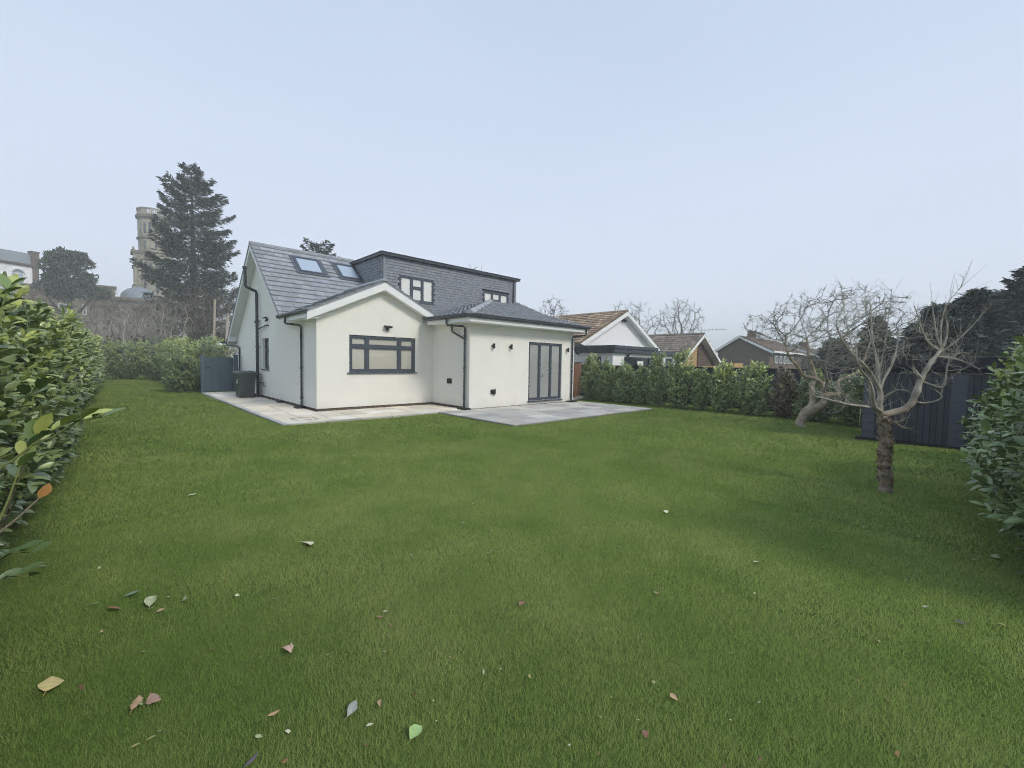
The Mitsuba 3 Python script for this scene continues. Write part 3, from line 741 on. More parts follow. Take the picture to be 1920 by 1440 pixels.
F = thing('dark_fence', 'dark charcoal board fence running behind the right laurel hedge', 'fence')
for i, y in enumerate(np.arange(0.6, 11.8, 1.83)):
    m = MB(); m.box(16.62, 16.72, y - .05, y + .05, 0, 1.62); m.build(F + '__post', 'black')
    m = MB(); m.box(16.66, 16.69, y + .05, y + 1.78, .06, 1.50).box(16.63, 16.70, y + .05, y + 1.78, 1.50, 1.55); m.build(F + '__rail', 'black')
    boards(F, (16.645, y + 1.78), (16.645, y + .05), .06, 1.51, .144, 'shed_panel', 60 + i, (.024, .029, .038), .012)
F2 = thing('brown_fence', 'reddish brown wooden board fence panel between the house corner and the hedge', 'fence')
m = MB(); m.box(14.9, 16.6, 12.66, 12.70, .05, 1.60); m.build(F2 + '__rail', 'black')
boards(F2, (14.9, 12.64), (16.6, 12.64), .04, 1.63, .145, 'painted', 71, (.20, .115, .075), .018)
m = MB(); m.box(14.88, 16.62, 12.60, 12.72, 1.635, 1.665); m.build(F2 + '__capping', 'black')

S = thing('garden_shed', 'dark slate grey plastic garden shed behind the bare trees at the right', 'shed')
SX, S0, S1 = 12.5, -0.85, 1.46
boards(S, (SX, 1.30), (SX, -.66), .05, 1.50, .10, 'shed_panel', 81, (.048, .052, .068), .014, gap=.010)
boards(S, (14.3, S1), (SX + .02, S1), .05, 1.58, .20, 'shed_panel', 82, (.043, .047, .062), .014, 'side_panel')
for y0, y1 in ((1.302, 1.52), (-.09, .14)):
    m = MB(); k = 0
    for z in np.arange(0.0, 1.52, .19):   # ribbed corner columns
        m.box(SX - .03, SX + .05, y0, y1, z + .003, z + .187, np.array((.080, .086, .108)))
    m.build(S + '__corner_post', 'shed_panel', color=True)
m = MB(); m.box(SX + .06, 14.3, S0, S1 - .02, .05, 1.5); m.build(S + '__wall', 'black')
m = MB(); m.prism([(SX - .08, 1.6, 1.555), (14.5, 1.6, 1.82), (14.5, 1.6, 1.89), (SX - .08, 1.6, 1.615)], (0, -2.5, 0), (.012, .013, .017)); m.build(S + '__roof', 'turf', color=True)
m = MB(); m.box(SX - .10, SX + .10, -.9, 1.62, -.02, .048); m.build(S + '__base', 'black')
m = MB(); m.box(SX - .025, SX - .012, .58, .62, .8, 1.0); m.build(S + '__handle', 'black')

# ---------------------------------------------------------------- leaves and hedges
def frames(D, N):
    D = D / (np.linalg.norm(D, axis=1, keepdims=True) + 1e-9)
    S = np.cross(N, D); S /= np.linalg.norm(S, axis=1, keepdims=True) + 1e-9
    return D, S, np.cross(D, S)


LEAF_T = np.array([0, .22, .5, .78, 1.0]); LEAF_W = np.array([.03, .17, .225, .16, 0.0])


def leaf_template(lod):
    """(along, across, up) and triangles of a laurel leaf of length 1."""
    if lod == 0:
        mid = np.stack([LEAF_T, 0 * LEAF_T, -.10 * LEAF_T ** 2], 1)
        l = np.stack([LEAF_T[:-1], LEAF_W[:-1], -.10 * LEAF_T[:-1] ** 2 + .30 * LEAF_W[:-1]], 1); r = l * [1, -1, 1]
        V = np.vstack([mid, l, r]); F = []
        for i in range(3):
            F += [[i, i + 1, 5 + i + 1], [i, 6 + i, 5 + i], [i, 9 + i, 9 + i + 1], [i, 10 + i, i + 1]]
        F += [[3, 4, 8], [3, 12, 4]]
        return V, np.array(F)
    V = np.array([[0, 0, 0], [.5, .23, .04], [1, 0, -.08], [.5, -.23, .04], [.5, 0, -.02]])
    return V, np.array([[0, 4, 1], [4, 2, 1], [0, 3, 4], [3, 2, 4]])


def leaves_mesh(P, D, N, L, C, lod=0, wide=1.0):
    V0, F0 = leaf_template(lod); D, S, U = frames(D, N); n, k = len(P), len(V0)
    V = P[:, None] + L[:, None, None] * (V0[None, :, 0:1] * D[:, None] + wide * V0[None, :, 1:2] * S[:, None] + V0[None, :, 2:3] * U[:, None])
    return V.reshape(-1, 3), (F0[None] + (np.arange(n) * k)[:, None, None]).reshape(-1, 3), np.repeat(C, k, 0)


DARK, MID, YOUNG, DEAD = np.array((.060, .100, .050)), np.array((.135, .190, .078)), np.array((.36, .41, .12)), np.array((.17, .125, .085))


def laurel(c, rx, ry, h, shoots, leaf, lod, seed, label, group, young=.25, parts=0, dead=0.0, z0=0.05, taper=.45, leafy=9, face=None, name='laurel_shrub', tint=(1, 1, 1), under=False):
    R = rng(seed); key = thing(name, label, 'shrub', group)
    c = np.array([*c, 0.0])
    # shoot tips over the surface of a lumpy upright body, some deeper inside
    ph = R.uniform(0, 2 * np.pi, shoots); u = R.uniform(0, 1, shoots) ** .85
    if face is not None:   # most of the shoots on the side that gets the light
        ph = np.where(R.random(shoots) < .45, face + R.normal(0, .8, shoots), ph)
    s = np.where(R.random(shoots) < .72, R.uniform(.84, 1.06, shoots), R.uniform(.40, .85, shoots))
    lump = .82 + .36 * meshkit.noise(np.stack([np.cos(ph) * 1.7 + seed, np.sin(ph) * 1.7, u * h * 1.3], -1), seed)
    prof = (1 - taper * u ** 3.0) * ((.58 + .52 * np.minimum(u / .42, 1)) if under else (.80 + .45 * np.minimum(u / .3, 1)))
    r = s * lump * prof * .95
    top = .80 + .26 * meshkit.noise(np.stack([np.cos(ph) * r * 2.2, np.sin(ph) * r * 2.2, 0 * r + seed], -1), seed + 1)
    tip = c + np.stack([np.cos(ph) * rx * r, np.sin(ph) * ry * r, z0 + u * h * np.where(u > .6, top, np.maximum(top, .9))], -1)
    out = np.stack([np.cos(ph), np.sin(ph), 0 * ph], -1)
    sd = out * .75 + np.array([0, 0, 1.0]) * (.25 + .9 * u)[:, None] + R.normal(0, .28, (shoots, 3)); sd /= np.linalg.norm(sd, axis=1, keepdims=True)
    yg = np.clip(young * (.15 + 1.5 * u ** 2) * R.uniform(0, 1.8, shoots) * (s > .8), 0, 1)
    k = np.arange(leafy)
    P = tip[:, None] - sd[:, None] * (k * leaf * .25)[None, :, None]
    az = k * 2.4 + R.uniform(0, 6.28, shoots)[:, None]
    a = np.cross(sd, [0.3, .2, 1.0]); a /= np.linalg.norm(a, axis=1, keepdims=True) + 1e-9; b = np.cross(sd, a)
    rad = np.cos(az)[..., None] * a[:, None] + np.sin(az)[..., None] * b[:, None]
    along = np.clip(1.25 - .17 * k, .15, 1.25)[None, :, None]
    D = sd[:, None] * along + rad * .8 + np.array([0, 0, -.16]) + R.normal(0, .15, rad.shape)
    N = sd[:, None] * .9 - rad * .35 + np.array([0, 0, .6]) + R.normal(0, .2, rad.shape)
    L = leaf * R.uniform(.62, 1.15, (shoots, leafy)) * (1 - .25 * (k == 0))
    y = np.clip(yg[:, None] * (1.15 - .12 * k)[None], 0, 1)[..., None]
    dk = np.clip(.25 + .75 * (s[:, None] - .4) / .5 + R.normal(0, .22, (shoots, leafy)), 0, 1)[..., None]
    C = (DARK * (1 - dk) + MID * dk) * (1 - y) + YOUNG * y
    isdead = (R.random((shoots, leafy)) < dead)[..., None]
    C = np.where(isdead, DEAD * R.uniform(.5, 1.5, (shoots, leafy, 1)), C) * R.uniform(.62, 1.38, (shoots, leafy, 1)) * np.array(tint)
    P, D, N, L, C = P.reshape(-1, 3), D.reshape(-1, 3), N.reshape(-1, 3), L.ravel(), C.reshape(-1, 3)
    ok = P[:, 2] > .03; P, D, N, L, C = P[ok], D[ok], N[ok], L[ok], C[ok]
    if parts:
        q = P + D * 0.05 - EYE; dist = np.linalg.norm(q, axis=1); fwd = q @ FWD
        seen = (fwd > 0.3) & (np.abs(q @ np.array([math.sin(YAW), -math.cos(YAW), 0])) < 1.22 * fwd) & (dist > .9)
        rank = np.where(seen, dist, 1e9); pick = np.argsort(rank)[:parts]; pick = pick[rank[pick] < 1e8]
        for i in pick:
            put(key + '__leaf', leaves_mesh(P[i:i + 1], D[i:i + 1], N[i:i + 1], L[i:i + 1], C[i:i + 1], 0)[:2], 'leaf', True, np.repeat(C[i:i + 1], 13, 0))
        ok = np.ones(len(P), bool); ok[pick] = False; P, D, N, L, C = P[ok], D[ok], N[ok], L[ok], C[ok]
    v, f, cc = leaves_mesh(P, D, N, L, C, lod)
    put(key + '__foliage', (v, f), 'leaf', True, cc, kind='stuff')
    m = MB()   # stems from the foot up through the bush
    for i in range(max(5, shoots // 14)):
        t = tip[R.integers(shoots)]; foot = c + np.array([R.normal(0, rx * .15), R.normal(0, ry * .15), 0])
        mid = foot * .45 + t * .55 + [0, 0, -.12 * h]
        m.tube([foot, mid, t], [.016, .010, .004], 4, np.array((.12, .105, .07)) * R.uniform(.7, 1.3), caps=False)
    m.build(key + '__stem', 'painted', color=True, kind='stuff')
    return key


GL, GB, GR = 'laurels of the tall hedge along the left lawn edge', 'laurels closing the far end of the lawn', 'young laurels in front of the dark fence'
# the hedge along the left of the lawn, nearest bush first
LEFT = [(-1.12, 2.2, 'nearest laurel of the left hedge with huge glossy leaves filling the left picture edge'), (-1.05, 3.5, 'second laurel of the left hedge, glossy with long leaves and pale young tops'),
        (-1.0, 4.8, 'third laurel of the left hedge counted from the camera'), (-.92, 6.2, 'fourth laurel of the left hedge with yellow green top shoots'), (-.84, 7.7, 'fifth laurel of the left hedge counted from the camera'),
        (-.80, 9.3, 'sixth laurel of the left hedge counted from the camera'), (-.82, 11.0, 'seventh laurel of the left hedge counted from the camera'), (-.88, 12.9, 'eighth laurel of the left hedge counted from the camera'),
        (-.92, 15.0, 'ninth laurel of the left hedge counted from the camera'), (-1.0, 17.4, 'tenth laurel of the left hedge counted from the camera')]
for i, (x, y, lab) in enumerate(LEFT):
    near = i < 4
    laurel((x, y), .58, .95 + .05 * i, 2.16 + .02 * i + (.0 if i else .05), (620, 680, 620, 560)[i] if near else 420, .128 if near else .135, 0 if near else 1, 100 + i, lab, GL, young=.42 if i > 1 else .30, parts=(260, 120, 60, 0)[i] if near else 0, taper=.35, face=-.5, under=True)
for i, y in enumerate((20, 23, 26, 29.5, 33, 36.5)):
    laurel((-1.0, y), .75, 1.9, 2.5 + .05 * i, 380, .16, 1, 120 + i, f'{("eleventh", "twelfth", "thirteenth", "fourteenth", "fifteenth", "last and farthest")[i]} laurel of the left hedge counted from the camera, small with distance', GL, young=.45, taper=.35, face=-.6)
for i, (x, y, h) in enumerate(((-.6, 39.6, 2.8), (1.0, 39.9, 2.75), (2.6, 39.0, 2.8), (3.55, 36.6, 2.75), (3.6, 33.8, 2.7), (3.65, 31.2, 2.75), (3.7, 28.8, 2.6), (3.55, 26.4, 2.55))):
    laurel((x, y), 1.05, 1.45, h, 460, .17, 1, 140 + i, f'{("leftmost", "second", "third", "fourth", "fifth", "sixth", "seventh", "rightmost")[i]} light green laurel from the left in the dense hedge closing the far lawn', GB, young=.62, taper=.3, face=-1.9)
laurel((2.45, 24.4), .62, .75, 1.75, 420, .14, 1, 155, 'laurel right behind the left post of the garden gate', None, young=.22, taper=.5)
laurel((4.5, 25.6), 1.15, 1.0, 2.15, 520, .09, 1, 156, 'rounded bush with reddish brown and green leaves behind the garden gate', None, young=.35, dead=.25, taper=.75, name='rounded_shrub')
# young laurels in front of the dark fence, from the house towards the shed
RIGHT = [(15.75, 11.45, .62, 2.0, .30, 0), (15.75, 10.55, .55, 1.72, .15, 0), (15.75, 9.75, .55, 1.70, .18, 0), (15.78, 8.95, .50, 1.60, .2, 0), (15.75, 8.25, .50, 1.98, .25, 0), (15.72, 7.3, .55, 2.2, .35, 0), (15.75, 6.55, .45, 1.52, .2, 0),
         (15.72, 5.75, .52, 1.72, .5, 0), (15.7, 4.75, .62, 1.72, .4, 0), (15.68, 3.85, .52, 1.5, .15, .85), (15.6, 3.05, .65, 1.5, .1, .1), (15.5, 2.1, .75, 1.5, .05, 0), (15.2, 1.1, .7, 1.45, .05, 0)]
RL_LAB = ['first young laurel right of the brown fence panel, light tips', 'second young laurel from the house, darker and lower than its neighbours', 'third young laurel from the house in front of the dark fence', 'fourth young laurel from the house, short and slim',
          'fifth young laurel from the house with shoots above the fence', 'tallest young laurel, its shoots rising above the dark fence', 'low slim young laurel just right of the tallest one', 'bright yellow green young laurel with dark fence showing to its right',
          'bushy young laurel with dark fence showing on both sides', 'mostly brown withered laurel in front of the dark fence', 'dark laurel right of the withered brown one', 'dark laurel behind the leaning bare tree', 'dark laurel close to the left corner of the shed']
for i, ((x, y, r, h, yg, dd), lab) in enumerate(zip(RIGHT, RL_LAB)):
    laurel((x, y), r * .72, r * (.68 + .12 * (i % 3)), h, 300, .135, 1, 170 + i, lab, GR, young=yg, dead=dd, taper=.62, face=3.3, tint=(1.62, 1.55, 1.6) if dd < .5 else (1.2, 1.25, 1.3))
# the hedge at the right picture edge, running away beside the shed
NEARR = [(8.9, -1.02, .85, 1.85, 'laurel at the right picture edge standing closest to the shed corner post'), (7.65, -.98, .8, 1.95, 'laurel at the right edge with light green top shoots'), (6.5, -1.0, .8, 1.95, 'big laurel at the right picture edge with a yellow reddish young shoot on top'),
         (5.3, -.98, .75, 1.9, 'nearest laurel at the right edge, only its outer leaves showing')]
for i, (x, y, r, h, lab) in enumerate(NEARR):
    laurel((x, y), r, .72, h, 620, .115, 0, 200 + i, lab, 'laurels of the hedge at the right picture edge', young=(.3, .42, .3, .12)[i], parts=(0, 40, 120, 160)[i], taper=.40, face=2.2, tint=(1.15, 1.15, 1.15))
for i, x in enumerate((10.2, 11.4)):
    laurel((x, -1.35), .7, .6, 1.55, 320, .12, 1, 210 + i, ('laurel against the near end of the shed, mostly hidden by the hedge in front', 'laurel against the far end of the shed, mostly hidden by the hedge in front')[i], 'laurels of the hedge at the right picture edge', young=.1, taper=.4)


def sprig(key, base, d, n, leaf, seed, cols):
    """A single shoot that stands out of a bush: a stem and its own leaves, parts of that bush."""
    R = rng(seed); base, d = np.asarray(base, float), np.asarray(d, float); d = d / np.linalg.norm(d)
    tip = base + d * leaf * (.42 * n); mid = (base + tip) / 2 + [0, 0, .03]
    m = MB(); m.tube([base - d * .25, base, mid, tip], [.006, .005, .004, .0025], 6, (.17, .20, .07)); m.build(key + '__stem', 'painted', 40, color=False) if False else m.build(key + '__stem', 'painted', True, color=True)
    a = np.cross(d, [0, 0, 1.0]); a /= np.linalg.norm(a)
    for k in range(n):
        t = .25 + .75 * k / max(1, n - 1); p = base * (1 - t) + tip * t + np.array([0, 0, .03 * math.sin(math.pi * t)])
        s = 1 if k % 2 else -1; dd = d * (.45 + .5 * t) + a * s * (1.0 - .55 * t) + [0, 0, R.uniform(-.05, .35)]
        nn = np.array([0, 0, 1.0]) + a * s * -.3 + R.normal(0, .25, 3)
        c = np.array([cols[k % len(cols)]]) * R.uniform(.85, 1.15)
        v, f, cc = leaves_mesh(p[None], dd[None], nn[None], np.array([leaf * R.uniform(.8, 1.1)]), c, 0)
        put(key + '__leaf', (v, f), 'leaf', True, cc)


LEAFY, PALEY = (.095, .15, .06), (.34, .38, .10)
sprig('laurel_shrub_001', (-.35, 3.05, .92), (.10, .06, .32), 6, .12, 1, [LEAFY, (.13, .20, .06), PALEY])
sprig('laurel_shrub_001', (-.33, 3.08, 1.10), (.20, -.02, .16), 6, .115, 2, [PALEY, LEAFY, (.26, .31, .08)])
sprig('laurel_shrub_001', (-.22, 3.32, 1.16), (.22, -.13, .12), 5, .12, 4, [LEAFY, (.13, .20, .06), PALEY])
sprig('laurel_shrub_001', (-.42, 3.25, 1.25), (.14, -.13, .14), 6, .12, 3, [LEAFY, (.10, .16, .06)])
sprig('laurel_shrub_001', (-.42, 3.06, .61), (.10, -.09, .05), 5, .10, 5, [LEAFY])
sprig('laurel_shrub_001', (-.42, 2.98, .54), (.10, -.06, .03), 4, .10, 6, [LEAFY])
sprig('laurel_shrub_001', (-.47, 4.0, 1.75), (.05, .1, .35), 5, .125, 7, [(.16, .23, .07), LEAFY])
sprig('laurel_shrub_001', (-.50, 4.0, 1.85), (.20, .35, .45), 5, .12, 8, [PALEY, (.17, .24, .07)])
m = MB(); m.tube([(-.46, 3.25, .66), (-.34, 3.24, .78), (-.27, 3.24, .86)], [.007, .005, .003], 6, (.26, .22, .17)); m.build('laurel_shrub_001__dead_twig', 'painted', True, color=True)
v_, f_, c_ = leaves_mesh(np.array([[-.27, 3.24, .86]]), np.array([[.2, -.1, .35]]), np.array([[.6, -.7, .3]]), np.array([.085]), np.array([[.55, .27, .10]]), 0, 1.5); put('laurel_shrub_001__dead_leaf', (v_, f_), 'leaf', True, c_, label='orange brown dead leaf on a bare twig')
_y = [k for k, q in labels.items() if 'yellow reddish young shoot' in q.get('label', '')][0]
sprig(_y, (6.35, -.55, 1.72), (-.05, .12, .5), 7, .115, 9, [(.42, .40, .12), (.40, .42, .12), (.46, .28, .14)])
# ---------------------------------------------------------------- bare trees
def colonise(nodes, par, att, step, infl, kill, iters, seed, up=0.0, jitter=.12):
    R = rng(seed); nodes = [np.asarray(n, float) for n in nodes]; par = list(par); att = np.asarray(att, float)
    for _ in range(iters):
        if not len(att):
            break
        T = cKDTree(np.array(nodes)); d, i = T.query(att)
        ok = d < infl
        if not ok.any():
            break
        pull = {}
        for a, k in zip(att[ok], i[ok]):
            v = a - nodes[k]; pull.setdefault(k, []).append(v / (np.linalg.norm(v) + 1e-9))
        new = []
        for k, vs in pull.items():
            v = np.mean(vs, 0) + R.normal(0, jitter, 3) + [0, 0, up]; L = np.linalg.norm(v)
            if L > 1e-6:
                q = nodes[k] + v / L * step
                new.append((q, k))
        if not new:
            break
        base = len(nodes); nodes += [q for q, _ in new]; par += [k for _, k in new]
        d, _i = cKDTree(np.array([q for q, _ in new])).query(att)
        att = att[d > kill]
    return np.array(nodes), np.array(par)


def radii(par, tip, e=2.3, floor=None):
    n = len(par); r = np.zeros(n); acc = np.zeros(n)
    for i in range(n - 1, -1, -1):
        r[i] = max(tip, acc[i] ** (1 / e)) if floor is None else max(tip, acc[i] ** (1 / e), floor[i])
        if par[i] >= 0:
            acc[par[i]] += r[i] ** e
    return r


def edges_mesh(m, nodes, par, r, pick, sides, col):
    """One tapered segment per edge; joints overlap."""
    i = np.nonzero(pick & (par >= 0))[0]
    if not len(i):
        return
    a, b = nodes[par[i]], nodes[i]; t = b - a; t /= np.linalg.norm(t, axis=1, keepdims=True) + 1e-9
    ref = np.where(np.abs(t[:, 2:]) < .9, [0, 0, 1.0], [1.0, 0, 0]); u = np.cross(t, ref); u /= np.linalg.norm(u, axis=1, keepdims=True); w = np.cross(t, u)
    ang = np.arange(sides) * 2 * np.pi / sides; ring = np.cos(ang)[None, :, None] * u[:, None] + np.sin(ang)[None, :, None] * w[:, None]
    ra = np.minimum(r[par[i]], r[i] * 1.5)
    A = (a - t * ra[:, None] * .3)[:, None] + ra[:, None, None] * ring; Bv = b[:, None] + r[i][:, None, None] * ring
    V = np.stack([A, Bv], 1).reshape(-1, 3); k = (np.arange(len(i)) * 2 * sides)[:, None, None]; s = np.arange(sides)
    q = np.stack([s, (s + 1) % sides, sides + (s + 1) % sides, sides + s], 1)
    m.add(V, (q[None] + k).reshape(-1, 4), col(V))


def spurs(m, nodes, par, r, R, n, L, rad, col, up=.4):
    """Short twigs at the ends, each a sliver."""
    kids = np.bincount(par[par >= 0], minlength=len(nodes)); ends = np.nonzero((kids == 0) & (par >= 0))[0]
    P = np.repeat(ends, n); d = nodes[P] - nodes[par[P]]; d /= np.linalg.norm(d, axis=1, keepdims=True) + 1e-9
    d = d + R.normal(0, .7, d.shape) + [0, 0, up]; d /= np.linalg.norm(d, axis=1, keepdims=True)
    q = nodes[P] + d * (L * R.uniform(.4, 1.2, len(P)))[:, None]
    nn = np.vstack([nodes[P], q]); pp = np.concatenate([-np.ones(len(P), int), np.arange(len(P))])
    rr = np.concatenate([np.full(len(P), rad), np.full(len(P), rad * .6)])
    edges_mesh(m, nn, pp, rr, pp >= 0, 3, col)


def bark(a, b, s, seed=0):
    a, b = np.array(a), np.array(b)
    return lambda V: a + (b - a) * np.clip(meshkit.fbm(np.asarray(V) * s, 3, seed) * 1.6 - .3, 0, 1)[:, None]


def smooth_path(pts, n):
    from scipy.interpolate import CubicSpline
    p = np.asarray(pts, float)
    if len(p) < 3:
        return np.linspace(p[0], p[-1], n)
    s = np.concatenate([[0], np.cumsum(np.linalg.norm(np.diff(p, axis=0), axis=1))])
    return CubicSpline(s, p)(np.linspace(0, s[-1], n))


def lumpy_limb(pts, r0, r1, sides, seed, col, lump=.25, foot=False):
    n = max(6, int(np.linalg.norm(np.diff(np.asarray(pts), axis=0), axis=1).sum() / .03))
    P = smooth_path(pts, n); t = np.linspace(0, 1, n); r = r0 + (r1 - r0) * t
    if foot:
        P[0] = P[0] + [0, 0, -.06]; r = r * (1 + .55 * np.exp(-(P[:, 2] + .06) / .07))
    m = MB(); m.tube(P, r, sides); v, f, _ = m.arrays()
    ax = np.repeat(P, sides, 0); ax = np.vstack([ax, P[:1], P[-1:]]); d = v - ax; k = 1 + lump * 2 * (meshkit.fbm(v * 14, 3, seed) - .5) + lump * 1.4 * (meshkit.noise(v * np.array([5, 5, 22.0]), seed + 2) - .5)
    v = ax + d * k[:, None]
    o = MB(); o.add(v, f, col(v)); return o


TREE1 = {
    'trunk': [(7.465, 0.622, -0.014), (7.459, 0.641, 0.177), (7.458, 0.655, 0.36), (7.473, 0.655, 0.566), (7.472, 0.67, 0.778), (7.461, 0.694, 0.975)],
    'A': [(7.461, 0.694, 0.975), (7.427, 0.732, 1.059), (7.48, 0.734, 1.206), (7.503, 0.746, 1.304)],
    'A1': [(7.503, 0.746, 1.304), (7.399, 0.784, 1.419), (7.187, 0.861, 1.607), (6.947, 0.961, 1.761), (6.752, 1.048, 1.925), (6.672, 1.108, 2.103)],
    'A2': [(7.503, 0.746, 1.304), (7.584, 0.78, 1.495), (7.682, 0.81, 1.684), (7.715, 0.863, 1.905), (7.765, 0.906, 2.205), (7.761, 0.93, 2.502)],
    'A3': [(7.503, 0.746, 1.304), (7.62, 0.717, 1.483), (7.809, 0.685, 1.613), (8.006, 0.652, 1.838), (8.102, 0.651, 2.141)],
    'A4': [(7.398, 0.718, 1.048), (7.268, 0.779, 1.142), (7.166, 0.791, 1.313), (6.99, 0.832, 1.486), (6.801, 0.881, 1.606), (6.714, 0.913, 1.868)],
    'A5': [(7.432, 0.726, 1.031), (7.265, 0.819, 1.09), (6.987, 0.948, 1.123), (6.689, 1.096, 1.181), (6.468, 1.241, 1.235)],
    'A6': [(7.502, 0.742, 1.219), (7.55, 0.632, 1.288), (7.541, 0.575, 1.327), (7.544, 0.502, 1.318)],
    'B': [(7.461, 0.694, 0.975), (7.533, 0.602, 1.029), (7.612, 0.49, 1.084), (7.647, 0.435, 1.171), (7.671, 0.406, 1.284), (7.705, 0.383, 1.41), (7.786, 0.343, 1.551), (7.906, 0.294, 1.693), (8.032, 0.239, 1.809), (8.117, 0.204, 1.882)],
    'B1': [(8.117, 0.204, 1.882), (8.075, 0.257, 2.052), (8.096, 0.293, 2.269), (8.107, 0.323, 2.451)],
    'B2': [(8.107, 0.213, 1.867), (8.183, 0.226, 2.093), (8.238, 0.219, 2.348), (8.364, 0.156, 2.571), (8.501, 0.078, 2.724), (8.565, 0.055, 2.868)],
    'B3': [(8.096, 0.222, 1.839), (8.172, 0.089, 1.967), (8.193, -0.055, 2.173), (8.226, -0.205, 2.433)],
    'B4': [(7.993, 0.246, 1.779), (8.213, 0.104, 1.756), (8.425, -0.031, 1.703), (8.538, -0.144, 1.627)],
    'B5': [(7.705, 0.384, 1.417), (7.803, 0.262, 1.4), (7.836, 0.173, 1.376), (7.852, 0.142, 1.536), (7.839, 0.114, 1.742), (7.93, 0.033, 1.819)],
    'B6': [(7.674, 0.396, 1.187), (7.8, 0.222, 1.194), (7.823, 0.175, 1.231), (7.772, 0.202, 1.314)],
    'B7': [(7.731, 0.362, 1.467), (7.655, 0.413, 1.563), (7.626, 0.445, 1.632)],
    'B8': [(8.107, 0.213, 1.867), (7.915, 0.334, 1.975), (7.778, 0.408, 2.18), (7.687, 0.471, 2.42)],
    'B9': [(8.117, 0.204, 1.882), (8.245, 0.166, 2.094), (8.316, 0.182, 2.28)],
    'C1': [(7.468, 0.678, 0.834), (7.492, 0.577, 0.901), (7.5, 0.516, 0.921), (7.504, 0.488, 0.972)],
    'C2': [(7.482, 0.587, 0.914), (7.498, 0.513, 0.851), (7.531, 0.453, 0.835)],
    'S1': [(6.947, 0.961, 1.761), (7.021, 1.052, 2.089), (7.105, 1.14, 2.521), (7.099, 1.158, 2.683)],
    'S2': [(7.584, 0.78, 1.495), (7.636, 0.736, 1.972), (7.621, 0.711, 2.398), (7.581, 0.698, 2.66)],
    'S3': [(7.715, 0.863, 1.905), (7.718, 0.955, 2.278), (7.71, 0.989, 2.65)],
}
TREE2 = {
    'trunk': [(13.807, 3.001, -0.029), (13.888, 2.944, 0.251), (14.106, 2.752, 0.462), (14.28, 2.599, 0.642), (14.326, 2.566, 0.804)],
    'trunkb': [(13.972, 2.997, 0.18), (14.043, 2.97, 0.371), (14.306, 2.847, 0.59), (14.37, 2.869, 0.796), (14.425, 2.905, 1.063), (14.546, 2.879, 1.349), (14.538, 2.983, 1.74), (14.491, 3.054, 2.118), (14.465, 3.101, 2.436)],
    'L1': [(14.326, 2.566, 0.804), (14.289, 2.618, 1.023), (14.066, 2.707, 1.258), (13.78, 2.846, 1.329), (13.517, 2.965, 1.442), (13.311, 3.036, 1.64), (13.076, 3.135, 1.833), (13.009, 3.214, 2.07), (12.997, 3.251, 2.42)],
    'L2': [(14.326, 2.566, 0.804), (14.589, 2.459, 0.86), (14.855, 2.349, 0.916), (14.962, 2.4, 1.121), (15.393, 2.282, 1.346), (15.874, 2.113, 1.503), (16.181, 1.989, 1.929), (16.306, 1.904, 2.402)],
    'L3': [(14.326, 2.565, 0.775), (14.307, 2.439, 0.697), (14.403, 2.068, 0.635), (14.496, 1.699, 0.576)],
    'L4': [(14.308, 2.593, 0.935), (14.002, 2.495, 1.311), (13.747, 2.491, 1.737), (13.715, 2.413, 2.155), (13.663, 2.491, 2.571)],
    'L5': [(14.855, 2.349, 0.916), (14.792, 2.149, 1.167), (14.753, 1.92, 1.295)],
    'L6': [(14.373, 2.102, 0.72), (14.087, 2.216, 0.441), (13.687, 2.456, 0.416)],
}



